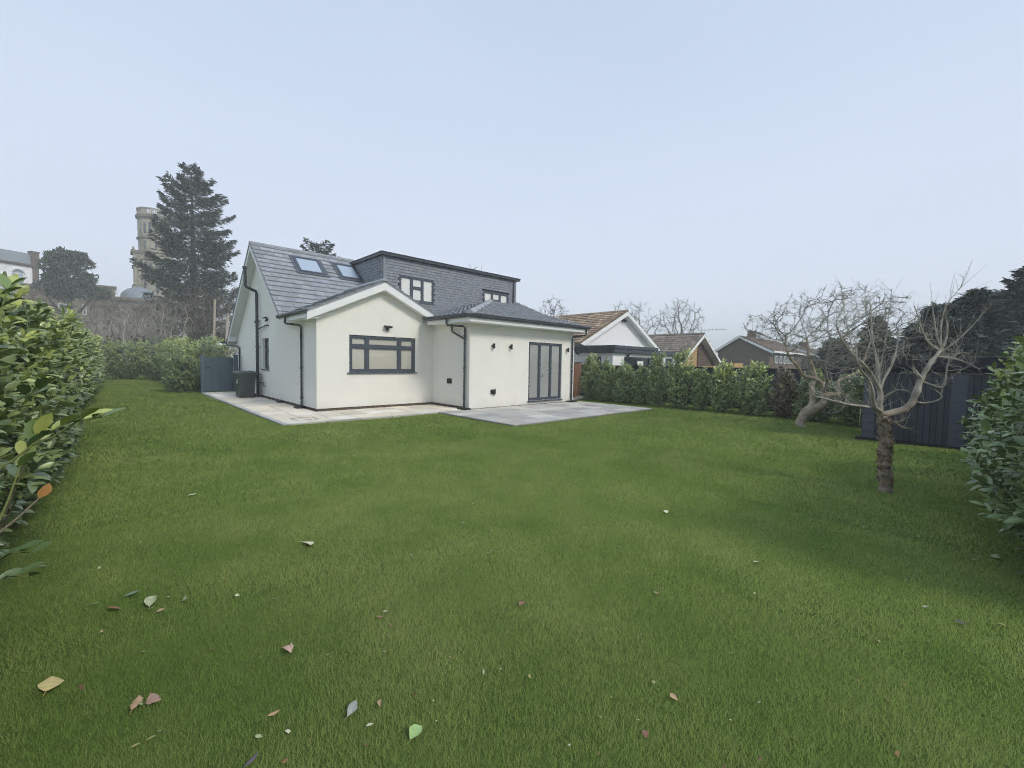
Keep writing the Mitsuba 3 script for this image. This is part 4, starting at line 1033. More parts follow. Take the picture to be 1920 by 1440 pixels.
def garden_tree(key, SK, rad, att, step, infl, kill, tip, seed, barks, spur, flake, shoot=(.045, .42, .0028)):
    R = rng(seed); main, twig = barks
    nodes, par = [], []; idx = {}
    for name, pts in SK.items():
        P = smooth_path(pts, max(3, int(np.linalg.norm(np.diff(np.asarray(pts), axis=0), axis=1).sum() / step) + 1))
        for j, p in enumerate(P):
            if j == 0 and nodes:
                d = np.linalg.norm(np.array(nodes) - p, axis=1); last = int(np.argmin(d)); continue
            nodes.append(p); par.append(-1 if len(nodes) == 1 else last); last = len(nodes) - 1
    nsk = len(nodes)
    nodes, par = colonise(nodes, par, att, step, infl, kill, 60, seed, up=.06, jitter=.10)
    r = radii(par, tip, 2.15)
    pick = np.arange(len(nodes)) >= nsk
    r2 = np.where(pick, np.minimum(r, .012), .010)
    m = MB(); edges_mesh(m, nodes, par, r2, pick, 5, twig)
    spurs(m, nodes, par, r2, R, *spur, twig)
    q0, q1, rr = [], [], []
    for name, pts in SK.items():     # water shoots and broken stubs along the limbs
        if name.startswith('trunk'):
            continue
        P = smooth_path(pts, 40); ln = np.linalg.norm(np.diff(P, axis=0), axis=1).sum()
        for k in range(int(ln / shoot[0])):
            p = P[R.integers(3, 40)]; d = R.normal(0, .55, 3) + [0, 0, .9]; d /= np.linalg.norm(d); L = shoot[1] * R.uniform(.15, 1.0) ** 1.6
            a = p; bend = R.normal(0, .25, 3)
            for s in range(3):
                b = a + d * L / 3; q0.append(a); q1.append(b); rr.append(shoot[2] * (1 - .25 * s)); a = b; d = d + bend * .3 + [0, 0, .12]; d /= np.linalg.norm(d)
    nn = np.vstack([q0, q1]); k = len(q0); edges_mesh(m, nn, np.concatenate([-np.ones(k, int), np.arange(k)]), np.concatenate([rr, np.array(rr) * .8]), np.arange(2 * k) >= k, 4, twig)
    m.build(key + '__twigs', 'painted', True, color=True, kind='stuff')
    for name, pts in SK.items():
        r0, r1 = rad.get(name, (.016, .005))
        lumpy_limb(pts, r0, r1, 12 if r0 > .05 else 7, seed + len(name), main if name.startswith('trunk') or name in flake else twig, .30 if r0 > .04 else .18, foot=name.startswith('trunk')).build(key + ('__trunk' if name.startswith('trunk') else '__branch'), 'painted', True, color=True)


def ellipsoid_pts(n, c, r, R, shell=.0, zmin=-1.0):
    p = R.normal(0, 1, (n * 3, 3)); p /= np.linalg.norm(p, axis=1, keepdims=True); p *= (R.uniform(shell ** 3, 1, (n * 3, 1)) ** (1 / 3)); p = p[p[:, 2] > zmin][:n]
    return np.asarray(c) + p * np.asarray(r)


R = rng(77)
rt = np.array([math.sin(YAW), -math.cos(YAW), 0]); fw = np.array([math.cos(YAW), math.sin(YAW), 0])


def dirbox(p, a, b, c):
    """Offsets a along the lawn's cross direction, b along its length, c upward from p."""
    return np.asarray(p) + a * rt + b * fw + np.array([0, 0, c])


t1 = thing('bare_fruit_tree', 'gnarled bare fruit tree with rough brown trunk forking low, nearest on the lawn', 'tree', None)
c1 = np.array([7.15, .95, 2.05])
att = np.vstack([ellipsoid_pts(330, c1, (.66, .66, .62), R), ellipsoid_pts(70, (7.85, .25, 1.75), (.35, .4, .35), R), ellipsoid_pts(60, (6.9, 1.15, 1.35), (.4, .4, .25), R)])
ash0 = bark((.19, .175, .14), (.50, .475, .41), 9, 3); rough0 = bark((.15, .12, .095), (.42, .345, .275), 11, 4)


def rough(V):     # brown flaking bark below, passing into lichen grey above
    w = np.clip((np.asarray(V)[:, 2:] - .75 + .5 * (meshkit.fbm(np.asarray(V) * 6, 3, 8)[:, None] - .5)) / .75, 0, 1); return rough0(V) * (1 - w) + ash0(V) * w


ash = ash0
garden_tree(t1, TREE1, {'trunk': (.060, .054), 'A': (.042, .033), 'B': (.048, .022), 'A1': (.026, .008), 'A2': (.024, .007), 'A3': (.020, .007), 'A4': (.028, .009), 'A5': (.022, .007), 'A6': (.014, .006), 'B1': (.012, .004), 'B2': (.012, .003), 'B3': (.011, .003),
                             'B4': (.013, .004), 'B5': (.012, .005), 'B6': (.012, .006), 'B7': (.024, .012), 'C1': (.024, .010), 'C2': (.020, .010), 'S1': (.007, .003), 'S2': (.007, .003), 'S3': (.007, .003)},
            att, .075, .55, .10, .0026, 31, (rough, ash), (4, .12, .0022), ('A', 'B', 'A4', 'C1', 'C2'))
m = MB(); Q = smooth_path(TREE1['trunk'], 80)     # flaking bark and dead ivy stems on the lower trunk
for k in range(260):
    p = Q[R.integers(4, 80)] + R.normal(0, .012, 3); a = R.uniform(0, 6.28); d = np.array([math.cos(a), math.sin(a), 0]); s = np.array([-d[1], d[0], 0]); b = p + d * R.uniform(.045, .066); h = R.uniform(.02, .06)
    c = np.array((.28, .205, .15)) * R.uniform(.5, 1.5)
    m.add([b - s * h * .7, b + s * h * .7, b + d * R.uniform(.01, .04) + [0, 0, h], b + [0, 0, h * .5] - d * .02], [[0, 1, 2], [0, 2, 3], [1, 3, 2]], c)
m.build(t1 + '__peeling_bark', 'painted', color=True, kind='stuff')

t2 = thing('bare_fruit_tree', 'bare umbrella crowned tree with a leaning pale brown trunk beside the right hedge', 'tree', None)
c2 = np.array([13.2, 2.45, 2.75])
dome = ellipsoid_pts(900, (13.25, 2.35, 2.45), (2.0, 2.05, 1.15), R, shell=.62, zmin=-.15)
att = np.vstack([dome, ellipsoid_pts(230, (13.3, 2.4, 2.2), (1.4, 1.4, .7), R)])
garden_tree(t2, TREE2, {'trunk': (.118, .075), 'trunkb': (.092, .028), 'L1': (.07, .02), 'L2': (.06, .02), 'L3': (.04, .02), 'L4': (.045, .015), 'L5': (.03, .012), 'L6': (.025, .01)},
            att, .13, 1.1, .19, .005, 32, (bark((.20, .165, .12), (.46, .38, .285), 8, 5), bark((.14, .13, .112), (.29, .27, .235), 5, 6)), (6, .15, .0050), ('L1', 'L2'), (.07, .8, .006))
scene_trees = [t1, t2]


def far_tree(name, label, base, h, spread, n, seed, col, tip=.012, step=.35, trunk_h=.35, group=None, cat='bare tree', lean=(0, 0), shell=.3, spur=(2, .4), crown_c=None, thick=1.0):
    """A leafless tree farther off: a trunk and a crown of branching limbs."""
    R = rng(seed); key = thing(name, label, cat, group); b = np.array([*base, 0.0]) if len(base) == 2 else np.asarray(base, float)
    tr = [b + np.array([lean[0] * t, lean[1] * t, h * trunk_h * t]) for t in np.linspace(0, 1, max(3, int(h * trunk_h / step)))]
    par = [-1] + list(range(len(tr) - 1))
    cc = tr[-1] + np.array([0, 0, h * (1 - trunk_h) * .5]) if crown_c is None else np.asarray(crown_c)
    att = ellipsoid_pts(n, cc, (spread, spread, h * (1 - trunk_h) * .52), R, shell=shell)
    nodes, par = colonise(tr, par, att, step, step * 9, step * 1.5, 70, seed, up=.10)
    r = radii(par, tip, 2.25) * thick
    big = r > tip * thick * 3.2
    cf = bark(np.array(col) * .7, np.array(col) * 1.25, .8, seed)
    m = MB(); edges_mesh(m, nodes, par, r, big, 6, cf); m.build(key + '__trunk', 'painted', True, color=True)
    m = MB(); edges_mesh(m, nodes, par, r, ~big, 3, cf); spurs(m, nodes, par, r, R, spur[0], spur[1], tip * .8, cf); m.build(key + '__twigs', 'painted', False, color=True, kind='stuff')
    return key


GREYB = (.17, .155, .145)
far_tree('bare_tree', 'broad leafless tree rising behind the second neighbouring roof', (73.3, 34.6), 13.2, 4.3, 420, 301, (.15, .135, .125), tip=.035, step=.42, trunk_h=.40, spur=(3, .8))
far_tree('bare_tree', 'leafless tree partly hidden behind the white gable roof', (55, 33.3), 10.6, 4.4, 380, 302, (.17, .155, .145), tip=.03, step=.42, trunk_h=.3, spur=(3, .7))
far_tree('bare_tree', 'leafless shrubby tree low behind the right slope of the white gable', (58, 30.0), 6.6, 3.0, 200, 303, GREYB, tip=.025, step=.35, trunk_h=.2, spur=(3, .6))
far_tree('bare_tree', 'top of a leafless tree poking above the dormer roof', (37.3, 48.5), 15.3, 3.2, 260, 304, GREYB, tip=.02, step=.4, trunk_h=.6, spur=(3, .6))
far_tree('bare_tree', 'thin leafless tree beyond the far eaves of the bungalow at the left', (10.6, 57.5), 9.8, 2.2, 260, 305, GREYB, tip=.014, step=.32, trunk_h=.3, spur=(3, .6))
far_tree('bare_tree', 'small leafless tree beyond the second neighbouring house, left of the chimney stack', (84, 23.5), 8.2, 4.5, 260, 306, (.16, .14, .13), tip=.03, step=.4, trunk_h=.25, spur=(3, .6))
far_tree('bare_tree', 'dark leafless bush showing right of the dormer roof', (48, 42), 11.2, 2.6, 240, 307, (.09, .08, .075), tip=.03, step=.35, trunk_h=.55, spur=(4, .6))
far_tree('bare_tree', 'pale leafless tree low between the conifers above the shed', (40, 1.8), 4.0, 2.6, 260, 308, (.22, .20, .17), tip=.018, step=.25, trunk_h=.15, spur=(4, .4))
# the thicket of grey leafless shrubs between the far hedge and the mansion
TH = [(-3.4, 49, 6.6, 2.4, (.15, .13, .11)), (-1.6, 47.5, 5.2, 1.9, (.27, .26, .235)), (0.2, 50, 6.8, 2.6, (.105, .088, .075)), (1.5, 46, 5.2, 1.7, (.36, .34, .31)), (2.6, 47.2, 6.2, 2.2, (.28, .265, .235)), (3.4, 51, 7.5, 2.6, (.11, .09, .078)),
      (4.4, 46.5, 6.8, 2.1, (.27, .255, .225)), (5.4, 49.5, 8.0, 2.4, (.11, .09, .078)), (6.3, 48.3, 8.0, 2.2, (.13, .108, .09)), (7.4, 50.0, 8.4, 2.3, (.12, .10, .085)), (-5.2, 52, 7.0, 2.4, (.12, .105, .092)), (8.2, 52, 7.5, 2.0, (.105, .088, .075))]
THL = ['grey leafless shrub under the dark oak beyond the left hedge', 'pale grey leafless shrub left of the whitest trunk', 'brownish leafless shrub below the domed roof', 'leafless shrub with a whitish forked trunk above the far hedge', 'pale crooked leafless shrub right of the whitish forked one',
       'tall brownish leafless shrub below the stone tower', 'leafless shrub with a pale arching branch above the far hedge', 'brown leafless tree in front of the big conifer trunk', 'brown leafless tree between the big conifer and the telegraph pole', 'tall dark leafless tree just left of the telegraph pole',
       'leafless shrub half hidden by the left hedge top', 'leafless tree right behind the telegraph pole']
for i, ((x, y, h, s, c), lab) in enumerate(zip(TH, THL)):
    far_tree('leafless_shrub', lab, (x, y), h, s, 360, 320 + i, c, tip=.011, step=.26, trunk_h=.30, group='leafless shrubs between the far hedge and the mansion', cat='leafless shrub', lean=((i % 3 - 1) * .5, 0), spur=(5, .55), thick=1.25)

# ---------------------------------------------------------------- evergreen trees
def slivers(P, D, L, Wd, C, R):
    """Small folded leaf sprays: two triangles each."""
    n = len(P); D, S, U = frames(D, R.normal(0, 1, (n, 3)) + [0, 0, 1.2])
    V = np.stack([P - S * (Wd / 2)[:, None] * .3, P + D * (L * .45)[:, None] - S * (Wd / 2)[:, None], P + D * L[:, None], P + D * (L * .45)[:, None] + S * (Wd / 2)[:, None]], 1)
    F = np.array([[0, 1, 2], [0, 2, 3]])[None] + (np.arange(n) * 4)[:, None, None]
    return V.reshape(-1, 3), F.reshape(-1, 3), np.repeat(C, 4, 0)


def conifer(label, base, h, prof, nb, per, size, seed, cols, name='conifer', group=None, droop=.12, rise=.25, cat='conifer', trunk_r=.4, z0=.12, flat=.55, wd=.2, asym=0.0):
    R = rng(seed); key = thing(name, label, cat, group); b = np.array([*base, 0.0]); P, Dd, L, C = [], [], [], []; bm = MB()
    for i in range(nb):
        u = z0 + (1 - z0) * (i + R.random()) / nb; az = i * 2.399 + R.normal(0, .3); r = prof(u) * R.uniform(.5, 1.22)
        r *= 1 - asym * max(0.0, math.cos(az - math.radians(136.5))) * (1 if u > .52 else .35)     # shorter on the side that faces the tower
        if r < .05:
            continue
        d = np.array([math.cos(az), math.sin(az), 0]); t = np.linspace(0, 1, 8)
        q = b + np.array([0, 0, u * h]) + d * (r * t)[:, None] + np.array([0, 0, 1.0]) * (r * (rise * t ** 2.4 - droop * np.sin(t * 2.6) * 1.3 + (.25 * t if u > .8 else 0)))[:, None]
        bm.tube(q, np.linspace(max(.02, r * .016), .006, 8), 4, (.09, .07, .055), caps=False)
        n = max(6, int(per * r)); s = R.uniform(.12, 1.02, n) ** .75; k = np.clip((s * 7), 0, 6.999); j = k.astype(int); fr = (k - j)[:, None]
        p = q[j] * (1 - fr) + q[j + 1] * fr; w = r * wd * np.sin(np.clip(s, .1, 1) * 2.9) + .08
        side = np.cross(d, [0, 0, 1.0]); lat = R.normal(0, 1, n)
        p = p + side * (lat * w)[:, None] + np.array([0, 0, 1.0]) * (R.normal(0, flat, n) * w * .5 - np.abs(lat) * w * .25)[:, None]
        P.append(p); Dd.append(d * .9 + side * (lat * .7)[:, None] + R.normal(0, .35, (n, 3)) + [0, 0, -.05]); L.append(size * R.uniform(.5, 1.35, n))
        tone = R.uniform(.55, 1.3) ; a = R.random((n, 1)) ** 2; C.append((np.array(cols[0]) * (1 - a) + np.array(cols[1]) * a) * tone * R.uniform(.75, 1.25, (n, 1)))
    P, Dd, L, C = np.vstack(P), np.vstack(Dd), np.concatenate(L), np.vstack(C)
    v, f, c = slivers(P, Dd, L, L * .34, C, R); put(key + '__foliage', (v, f), 'needle', False, c, kind='stuff')
    bm.tube([b + [0, 0, z] for z in np.linspace(0, h * .97, 8)], np.linspace(trunk_r, .04, 8), 10, (.075, .055, .045)); bm.build(key + '__trunk', 'painted', False, color=True)
    return key


DG, DG2 = (.026, .045, .034), (.050, .075, .045)
interp = lambda xs, ys: (lambda u: float(np.interp(u, xs, ys)))
conifer('tall dark conifer with wide layered branches standing in front of the stone tower', (9.1, 75.2), 27.9, interp([0, .2, .32, .45, .58, .74, .86, .93, .97, 1], [3.6, 4.4, 5.9, 5.9, 5.3, 4.6, 3.7, 2.6, 1.7, .5]), 150, 58, .55, 401, ((.032, .050, .042), (.060, .080, .060)), trunk_r=.75, z0=.22, droop=.16, rise=.16, wd=.10, flat=.9, asym=.24)
conifer('flat topped dark tree crown poking over the main roof ridge', (22.3, 63), 17.7, interp([0, .8, .92, .97, 1], [.6, 1.4, 2.2, 1.8, .5]), 46, 60, .5, 402, (DG, DG2), trunk_r=.3, z0=.6, droop=.0, rise=.3)
LEY = (.046, .068, .070), (.085, .115, .10)
conifer('dense dark evergreen cone left of the taller conifers, its left edge against the sky', (28.4, .75), 4.6, interp([0, .5, .8, 1], [1.45, 1.3, .85, .1]), 130, 170, .30, 411, LEY, droop=-.15, rise=.35, trunk_r=.15, flat=1.0, z0=.03)
conifer('tall dark evergreen with a pointed top behind the right hedge', (29.4, -.32), 5.35, interp([0, .5, .8, 1], [1.4, 1.1, .65, .06]), 130, 170, .30, 412, LEY, droop=-.15, rise=.35, trunk_r=.15, flat=1.0, z0=.03)
conifer('dark evergreen with an open feathery top at the right', (33.2, -1.3), 5.6, interp([0, .5, .8, 1], [1.3, 1.0, .6, .12]), 100, 130, .34, 413, LEY, droop=-.05, rise=.35, trunk_r=.15, flat=1.0, z0=.03)
conifer('highest dark evergreen cut by the right picture edge', (34.0, -2.15), 6.9, interp([0, .5, .8, 1], [1.4, 1.2, .7, .12]), 120, 130, .36, 414, LEY, droop=-.05, rise=.35, trunk_r=.18, flat=1.0, z0=.03)
conifer('narrow conifer cone seen through the bare fruit tree branches', (31.4, 3.5), 4.55, interp([0, .3, .6, 1], [1.35, 1.15, .8, .06]), 110, 150, .26, 415, ((.030, .055, .038), (.055, .085, .05)), droop=.02, rise=.2, trunk_r=.12, flat=.8, z0=.03)
conifer('small dark rounded conifer left of the narrow cone', (37.2, 6.2), 3.6, interp([0, .5, .8, 1], [1.1, 1.0, .7, .1]), 80, 130, .28, 416, LEY, droop=-.1, rise=.3, trunk_r=.1, flat=1.0, z0=.03)


def round_tree(label, base, clumps, n, size, seed, cols, trunk, name='evergreen_oak', cat='tree'):
    """A dense broad crown: leaf sprays over the surfaces of many clumps round a forked trunk."""
    R = rng(seed); key = thing(name, label, cat); P, N, C = [], [], []
    for x, y, z, r in clumps:
        k = int(n * r * r); d = R.normal(0, 1, (k, 3)); d /= np.linalg.norm(d, axis=1, keepdims=True); rr = r * R.uniform(.55, 1.05, (k, 1)) * (.8 + .4 * meshkit.noise(d * 2.2 + [x, y, z], seed)[:, None])
        P.append(np.array([x, y, z]) + d * rr * [1, 1, .72]); N.append(d + R.normal(0, .6, (k, 3))); C.append((np.array(cols[0]) + (np.array(cols[1]) - cols[0]) * R.random((k, 1)) ** 2) * R.uniform(.8, 1.2))
    P, N, C = np.vstack(P), np.vstack(N), np.vstack(C); L = size * R.uniform(.5, 1.3, len(P))
    v, f, c = slivers(P, N + [0, 0, .2], L, L * .6, C, R); put(key + '__foliage', (v, f), 'needle', False, c, kind='stuff')
    m = MB()
    for pts, r0, r1 in trunk:
        m.tube(smooth_path(pts, 10), np.linspace(r0, r1, 10), 8, (.10, .085, .07))
    m.build(key + '__trunk', 'painted', True, color=True)
    return key


R = rng(91); ob = np.array([-4.6, 108.5, 0])
cl = []
for k in range(34):
    a, zz = R.uniform(0, 6.28), R.uniform(0, 1); rr = 4.3 * math.sqrt(max(0, 1 - (zz - .28) ** 2 / .56)) * R.uniform(.45, 1.0)
    cl.append((ob[0] + .8 * (1 - zz) + rr * math.cos(a), ob[1] + rr * math.sin(a), 11.6 + 7.2 * zz, R.uniform(.8, 1.35)))
round_tree('broad dark round headed evergreen oak in front of the stone mansion', ob[:2], cl, 230, .6, 421, ((.034, .050, .036), (.075, .092, .062)),
           [([ob, ob + [.2, 0, 7], ob + [-.2, 0, 13]], .55, .3), ([ob + [.2, 0, 7], ob + [2, 0, 10.5], ob + [3.8, 0, 13]], .28, .12), ([ob + [.1, 0, 6.5], ob + [-1.8, 0, 10], ob + [-3.5, 0, 13.2]], .28, .12)])
# dark evergreen undergrowth in and under the thicket
for i, (x, y, r, z, lab) in enumerate(((-1.0, 53, 1.9, 2.6, 'dark ivy covered undergrowth left of the pale forked shrub'), (3.0, 54, 2.2, 3.0, 'dark evergreen undergrowth behind the pale shrubs'), (6.8, 53.5, 2.2, 4.2, 'dark ivy covered growth below the big conifer'),
                                       (9.3, 56, 1.8, 4.6, 'drooping dark evergreen right of the telegraph pole'), (-4.5, 55, 2.0, 2.8, 'dark undergrowth beneath the evergreen oak'))):
    R = rng(440 + i); cl = [(x + R.normal(0, r * .5), y + R.normal(0, r * .5), z * R.uniform(.15, 1.0), R.uniform(.6, 1.05)) for _ in range(12)]
    round_tree(lab, (x, y), cl, 240, .32, 450 + i, ((.040, .050, .034), (.085, .090, .06)), [([(x, y, 0), (x, y, z * .5), (x + .2, y, z)], .15, .05)], name='undergrowth', cat='bush')
for x, y, z0, z1, dx, r, lab in ((6.85, 46.2, 0, 6.7, .25, .11, 'pale wooden telegraph pole standing behind the far hedge'), (7.25, 43.0, 0, 5.2, .25, .12, 'short pale leaning post right of the telegraph pole')):
    k = thing('telegraph_pole' if z1 > 6 else 'wooden_post', lab, 'pole' if z1 > 6 else 'post'); m = MB(); P = np.array([[x, y, z0], [x + dx * .5, y, z1 * .5], [x + dx, y, z1]])
    m.tube(P, [r, r * .95, r * .9], 10, (.36, .32, .26)); m.build(k + '__shaft', 'painted', True, color=True)
    m = MB(); m.tube([P[2], P[2] + [0, 0, .06]], [r, r * .5], 10, (.25, .22, .18)); m.build(k + '__cap', 'painted', color=True)
# ---------------------------------------------------------------- the neighbouring houses
def roof_courses(key, o, u, v, w, h, gauge, tw, inside, seed, base, vary=.25, mottle=None):
    """Lapped tiles too small to pick apart singly: one mesh of real courses."""
    R = rng(seed); o, u, v = (np.asarray(a, float) for a in (o, u, v)); n = np.cross(u, v); mm = MB()
    for j in range(int(h / gauge)):
        for i in range(int(w / tw) + 1):
            a0 = i * tw + (tw / 2 if j % 2 else 0); a1 = min(a0 + tw, w); b0, b1 = j * gauge, min((j + 1.1) * gauge, h)
            if a1 - a0 < .03 or not inside((a0 + a1) / 2, b0):
                continue
            c = np.asarray(base) * R.uniform(1 - vary, 1 + vary)
            if mottle is not None and R.random() < .35:
                c = np.asarray(mottle) * R.uniform(.7, 1.3)
            q = [o + (a0 + .01) * u + b0 * v + .085 * n, o + (a1 - .01) * u + b0 * v + .085 * n, o + (a1 - .01) * u + b1 * v + .02 * n, o + (a0 + .01) * u + b1 * v + .02 * n, o + (a0 + .01) * u + b0 * v + .012 * n, o + (a1 - .01) * u + b0 * v + .012 * n]
            mm.add(q, [[0, 1, 2, 3], [4, 5, 1, 0]], c)
    mm.build(key + '__tile_courses', 'painted', color=True, kind='stuff')


def gable_house(key, x0, x1, xr, y0, y1, ez, rz, wall, tile, mottle, over=.35, trim='upvc', seed=1):
    """A house whose ridge runs along y and whose gable faces the lawn (towards -y)."""
    m = MB(); m.prism([(x0, y0, -.05), (x1, y0, -.05), (x1, y0, ez), (xr, y0, rz - .2), (x0, y0, ez)], (0, .25, 0)); m.build(key + '__gable_wall', wall)
    m = MB(); m.box(x0, x0 + .25, y0 + .26, y1, -.05, ez - .1); m.build(key + '__wall', wall)
    m = MB(); m.box(x1 - .25, x1, y0 + .26, y1, -.05, ez - .1).box(x0 + .26, x1 - .26, y1 - .3, y1, -.05, ez); m.build(key + '__wall', wall)
    for s, xe in ((-1, x0), (1, x1)):
        sl = (rz - ez) / abs(xr - xe); xo = xe + s * over; zo = ez - sl * over + .12; a = np.array([xo, y0 - over, zo]); b = np.array([xr, y0 - over, rz])
        d = b - a; L = np.linalg.norm(d); d /= L
        m = MB(); m.prism([a, b, b + [0, y1 - y0 + 2 * over, 0], a + [0, y1 - y0 + 2 * over, 0]], (0, 0, -.12), np.array(tile) * .7); rk = num(key + '__roof'); m.build(rk, 'painted', color=True)
        if s < 0:
            roof_courses(rk, a + [0, y1 - y0 + 2 * over, 0], (0, -1, 0), d, y1 - y0 + 2 * over, L, .33, .30, lambda p, q: True, seed, tile, mottle=mottle)
        else:
            roof_courses(rk, a, (0, 1, 0), d, y1 - y0 + 2 * over, L, .33, .30, lambda p, q: True, seed + 1, tile, mottle=mottle)
        m = MB(); m.prism([a + [0, -.002, -.04], b + [0, -.002, -.04], b + [0, -.002, -.27], a + [0, -.002, -.27]], (0, -.03, 0)); m.build(key + '__bargeboard', trim)
        m = MB(); m.prism([a + [0, .03, -.20], b + [0, .03, -.20], b + [0, over, -.20], a + [0, over, -.20]], (0, 0, -.015)); m.build(key + '__soffit', trim)
    m = MB()
    for k in range(int((y1 - y0 + 2 * over) / .45)):
        yy = y0 - over + k * .45; m.prism([(xr - .14, yy, rz - .03), (xr - .07, yy, rz + .06), (xr, yy, rz + .085), (xr + .07, yy, rz + .06), (xr + .14, yy, rz - .03)], (0, .44, 0), np.array(tile) * (.8 + .05 * (k % 5)))
    m.build(key + '__ridge_tiles', 'painted', color=True, kind='stuff')


N1 = thing('neighbour_bungalow', 'white gabled bungalow with a mottled brown red tiled roof and flat roofed extension', 'house')
gable_house(N1, 18.15, 25.8, 22.2, 14.0, 28.5, 2.72, 4.72, 'white_wall', (.36, .275, .205), (.46, .37, .26), seed=501)
m = MB(); m.box(22.1, 22.35, 13.93, 13.995, 4.12, 4.34); m.tube([(22.22, 13.9, 4.2), (22.22, 13.75, 4.12)], .06, 8); m.build(N1 + '__gable_lamp', 'black')
d_ = np.array([22.2 - 18.15, 0, 4.72 - 2.72]); d_ /= np.linalg.norm(d_); n_ = np.cross((0, -1, 0), d_)
o_ = np.array([20.9, 19.4, 2.72 + 2.75 * (2.0 / 4.05)]) + n_ * .16
m = MB(); m.obox(o_, (0, -.95, 0), d_ * .85, n_ * .07); m.build(N1 + '__roof_window', 'upvc')
m = MB(); m.obox(o_ + np.array([0, -.08, 0]) + d_ * .08 + n_ * .071, (0, -.79, 0), d_ * .69, n_ * .01); m.build(N1 + '__roof_window__pane', 'sky_glass')
put(N1 + '__extension_wall', poly_slab(rect(17.5, 24.0, -.05, 2.14), [rect(18.5, 22.35, .2, 1.98), rect(22.75, 23.7, 1.0, 1.98)], (0, 11.75, 0), (1, 0, 0), (0, 0, 1), .25), 'white_wall')
put(N1 + '__extension_wall', poly_slab(rect(11.752, 13.98, -.05, 2.14), [rect(12.15, 12.95, .2, 2.0)], (17.75, 0, 0), (0, 1, 0), (0, 0, 1), -.25), 'white_wall')
m = MB(); m.box(23.8, 24.0, 11.752, 13.98, -.05, 2.14); m.build(N1 + '__extension_wall', 'white_wall')
m = MB(); m.box(17.30, 24.25, 11.30, 13.64, 2.16, 2.36).box(17.24, 21.4, 11.24, 13.641, 2.361, 2.50); m.build(N1 + '__flat_roof', 'anthracite')
m = MB(); m.box(18.52, 22.33, 11.60, 11.62, .22, 1.96); m.build(N1 + '__sliding_door', 'dark_glass')
m = MB()
for x in (18.5, 19.75, 21.05, 22.28):
    m.box(x, x + .07, 11.54, 11.599, .2, 1.98)
m.box(18.571, 22.279, 11.54, 11.599, 1.90, 1.98).build(N1 + '__sliding_door__frame', 'anthracite')
m = MB(); m.box(19.9, 20.5, 11.585, 11.598, 1.2, 1.78); m.build(N1 + '__sliding_door__pale_blind', 'blind')  # pale blind panel just in front of the dark door glass
m = MB(); m.box(22.77, 23.68, 11.60, 11.62, 1.0, 1.96); m.build(N1 + '__window', 'dark_glass')
m = MB(); m.box(17.62, 17.64, 12.17, 12.93, .22, 1.98); m.build(N1 + '__side_door', 'anthracite')
for x, lab in ((18.75, 'small dark lamp left above the sliding door of the white extension'), (21.2, 'small dark lamp in the middle of the white extension wall'), (23.6, 'small dark lamp at the right end of the white extension wall')):
    k = thing('outdoor_lamp', lab, 'wall lamp'); m = MB(); m.lathe([(0, -.06), (.05, -.06), (.05, .06), (0, .06)], (x, 11.42, 2.03), 10); m.build(k + '__shade', 'black'); m = MB(); m.box(x - .02, x + .02, 11.46, 11.5, 2.0, 2.06); m.build(k + '__bracket', 'black')
k = thing('satellite_dish', 'dark round satellite dish on the corner of the white neighbouring bungalow', 'satellite dish')
m = MB(); c_ = np.array([17.62, 13.55, 2.30]); ax_ = np.array([-.75, -.6, .25]); ax_ /= np.linalg.norm(ax_); e1 = np.cross(ax_, [0, 0, 1.0]); e1 /= np.linalg.norm(e1); e2 = np.cross(ax_, e1)
V_, F_ = [], []
for i in range(5):
    for j in range(20):
        a_ = j * 2 * math.pi / 20; r_ = .30 * i / 4; V_.append(c_ + r_ * (math.cos(a_) * e1 + math.sin(a_) * e2) + ax_ * (r_ * r_ * .8))
for i in range(4):
    for j in range(20):
        F_.append([i * 20 + j, i * 20 + (j + 1) % 20, (i + 1) * 20 + (j + 1) % 20, (i + 1) * 20 + j])
m.add(np.array(V_) - ax_ * 0, F_); m.build(k + '__dish', 'shed_panel', False, color=True) if False else m.build(k + '__dish', 'anthracite', True)
m = MB(); m.tube([c_ - e2 * .28, c_ + ax_ * .33], .012, 6).box(*(v for q in zip(c_ + ax_ * .34 - .04, c_ + ax_ * .34 + .04) for v in q)); m.build(k + '__arm', 'black')
m = MB(); m.tube([c_ - ax_ * .02, c_ - ax_ * .14, (17.95, 13.95, 2.30)], .022, 6); m.build(k + '__bracket', 'black')

N2 = thing('neighbour_bungalow', 'bungalow with a steep grey brown tiled roof and yellow brick gable in white boards', 'house')
gable_house(N2, 29.75, 36.4, 33.1, 14.2, 26.0, 1.95, 4.05, 'yellow_brick', (.25, .215, .18), (.31, .265, .215), over=.55, seed=511)
m = MB(); m.box(33.2, 36.3, 14.13, 14.19, -.05, 2.35); m.build(N2 + '__gable_wall', 'brown_brick')
m = MB(); m.prism([(33.2, 14.13, 2.36), (35.6, 14.13, 2.36), (33.2, 14.13, 3.7)], (0, .06, 0)); m.build(N2 + '__gable_wall', 'brown_brick')
m = MB(); m.box(29.9, 38.5, 12.4, 12.62, -.05, 1.50).box(29.85, 38.55, 12.35, 12.66, 1.501, 1.57); m.box(36.6, 38.5, 12.63, 13.6, -.05, 1.86); m.build(N2 + '__brick_wall', 'yellow_brick')
k = thing('television_aerial', 'thin television aerial on the apex of the yellow brick gable', 'aerial')
m = MB(); m.tube([(33.1, 13.9, 4.1), (33.1, 13.9, 4.55)], .02, 6).tube([(33.1, 14.2, 4.3), (34.3, 13.3, 4.42), (35.4, 12.9, 4.5)], .018, 6)
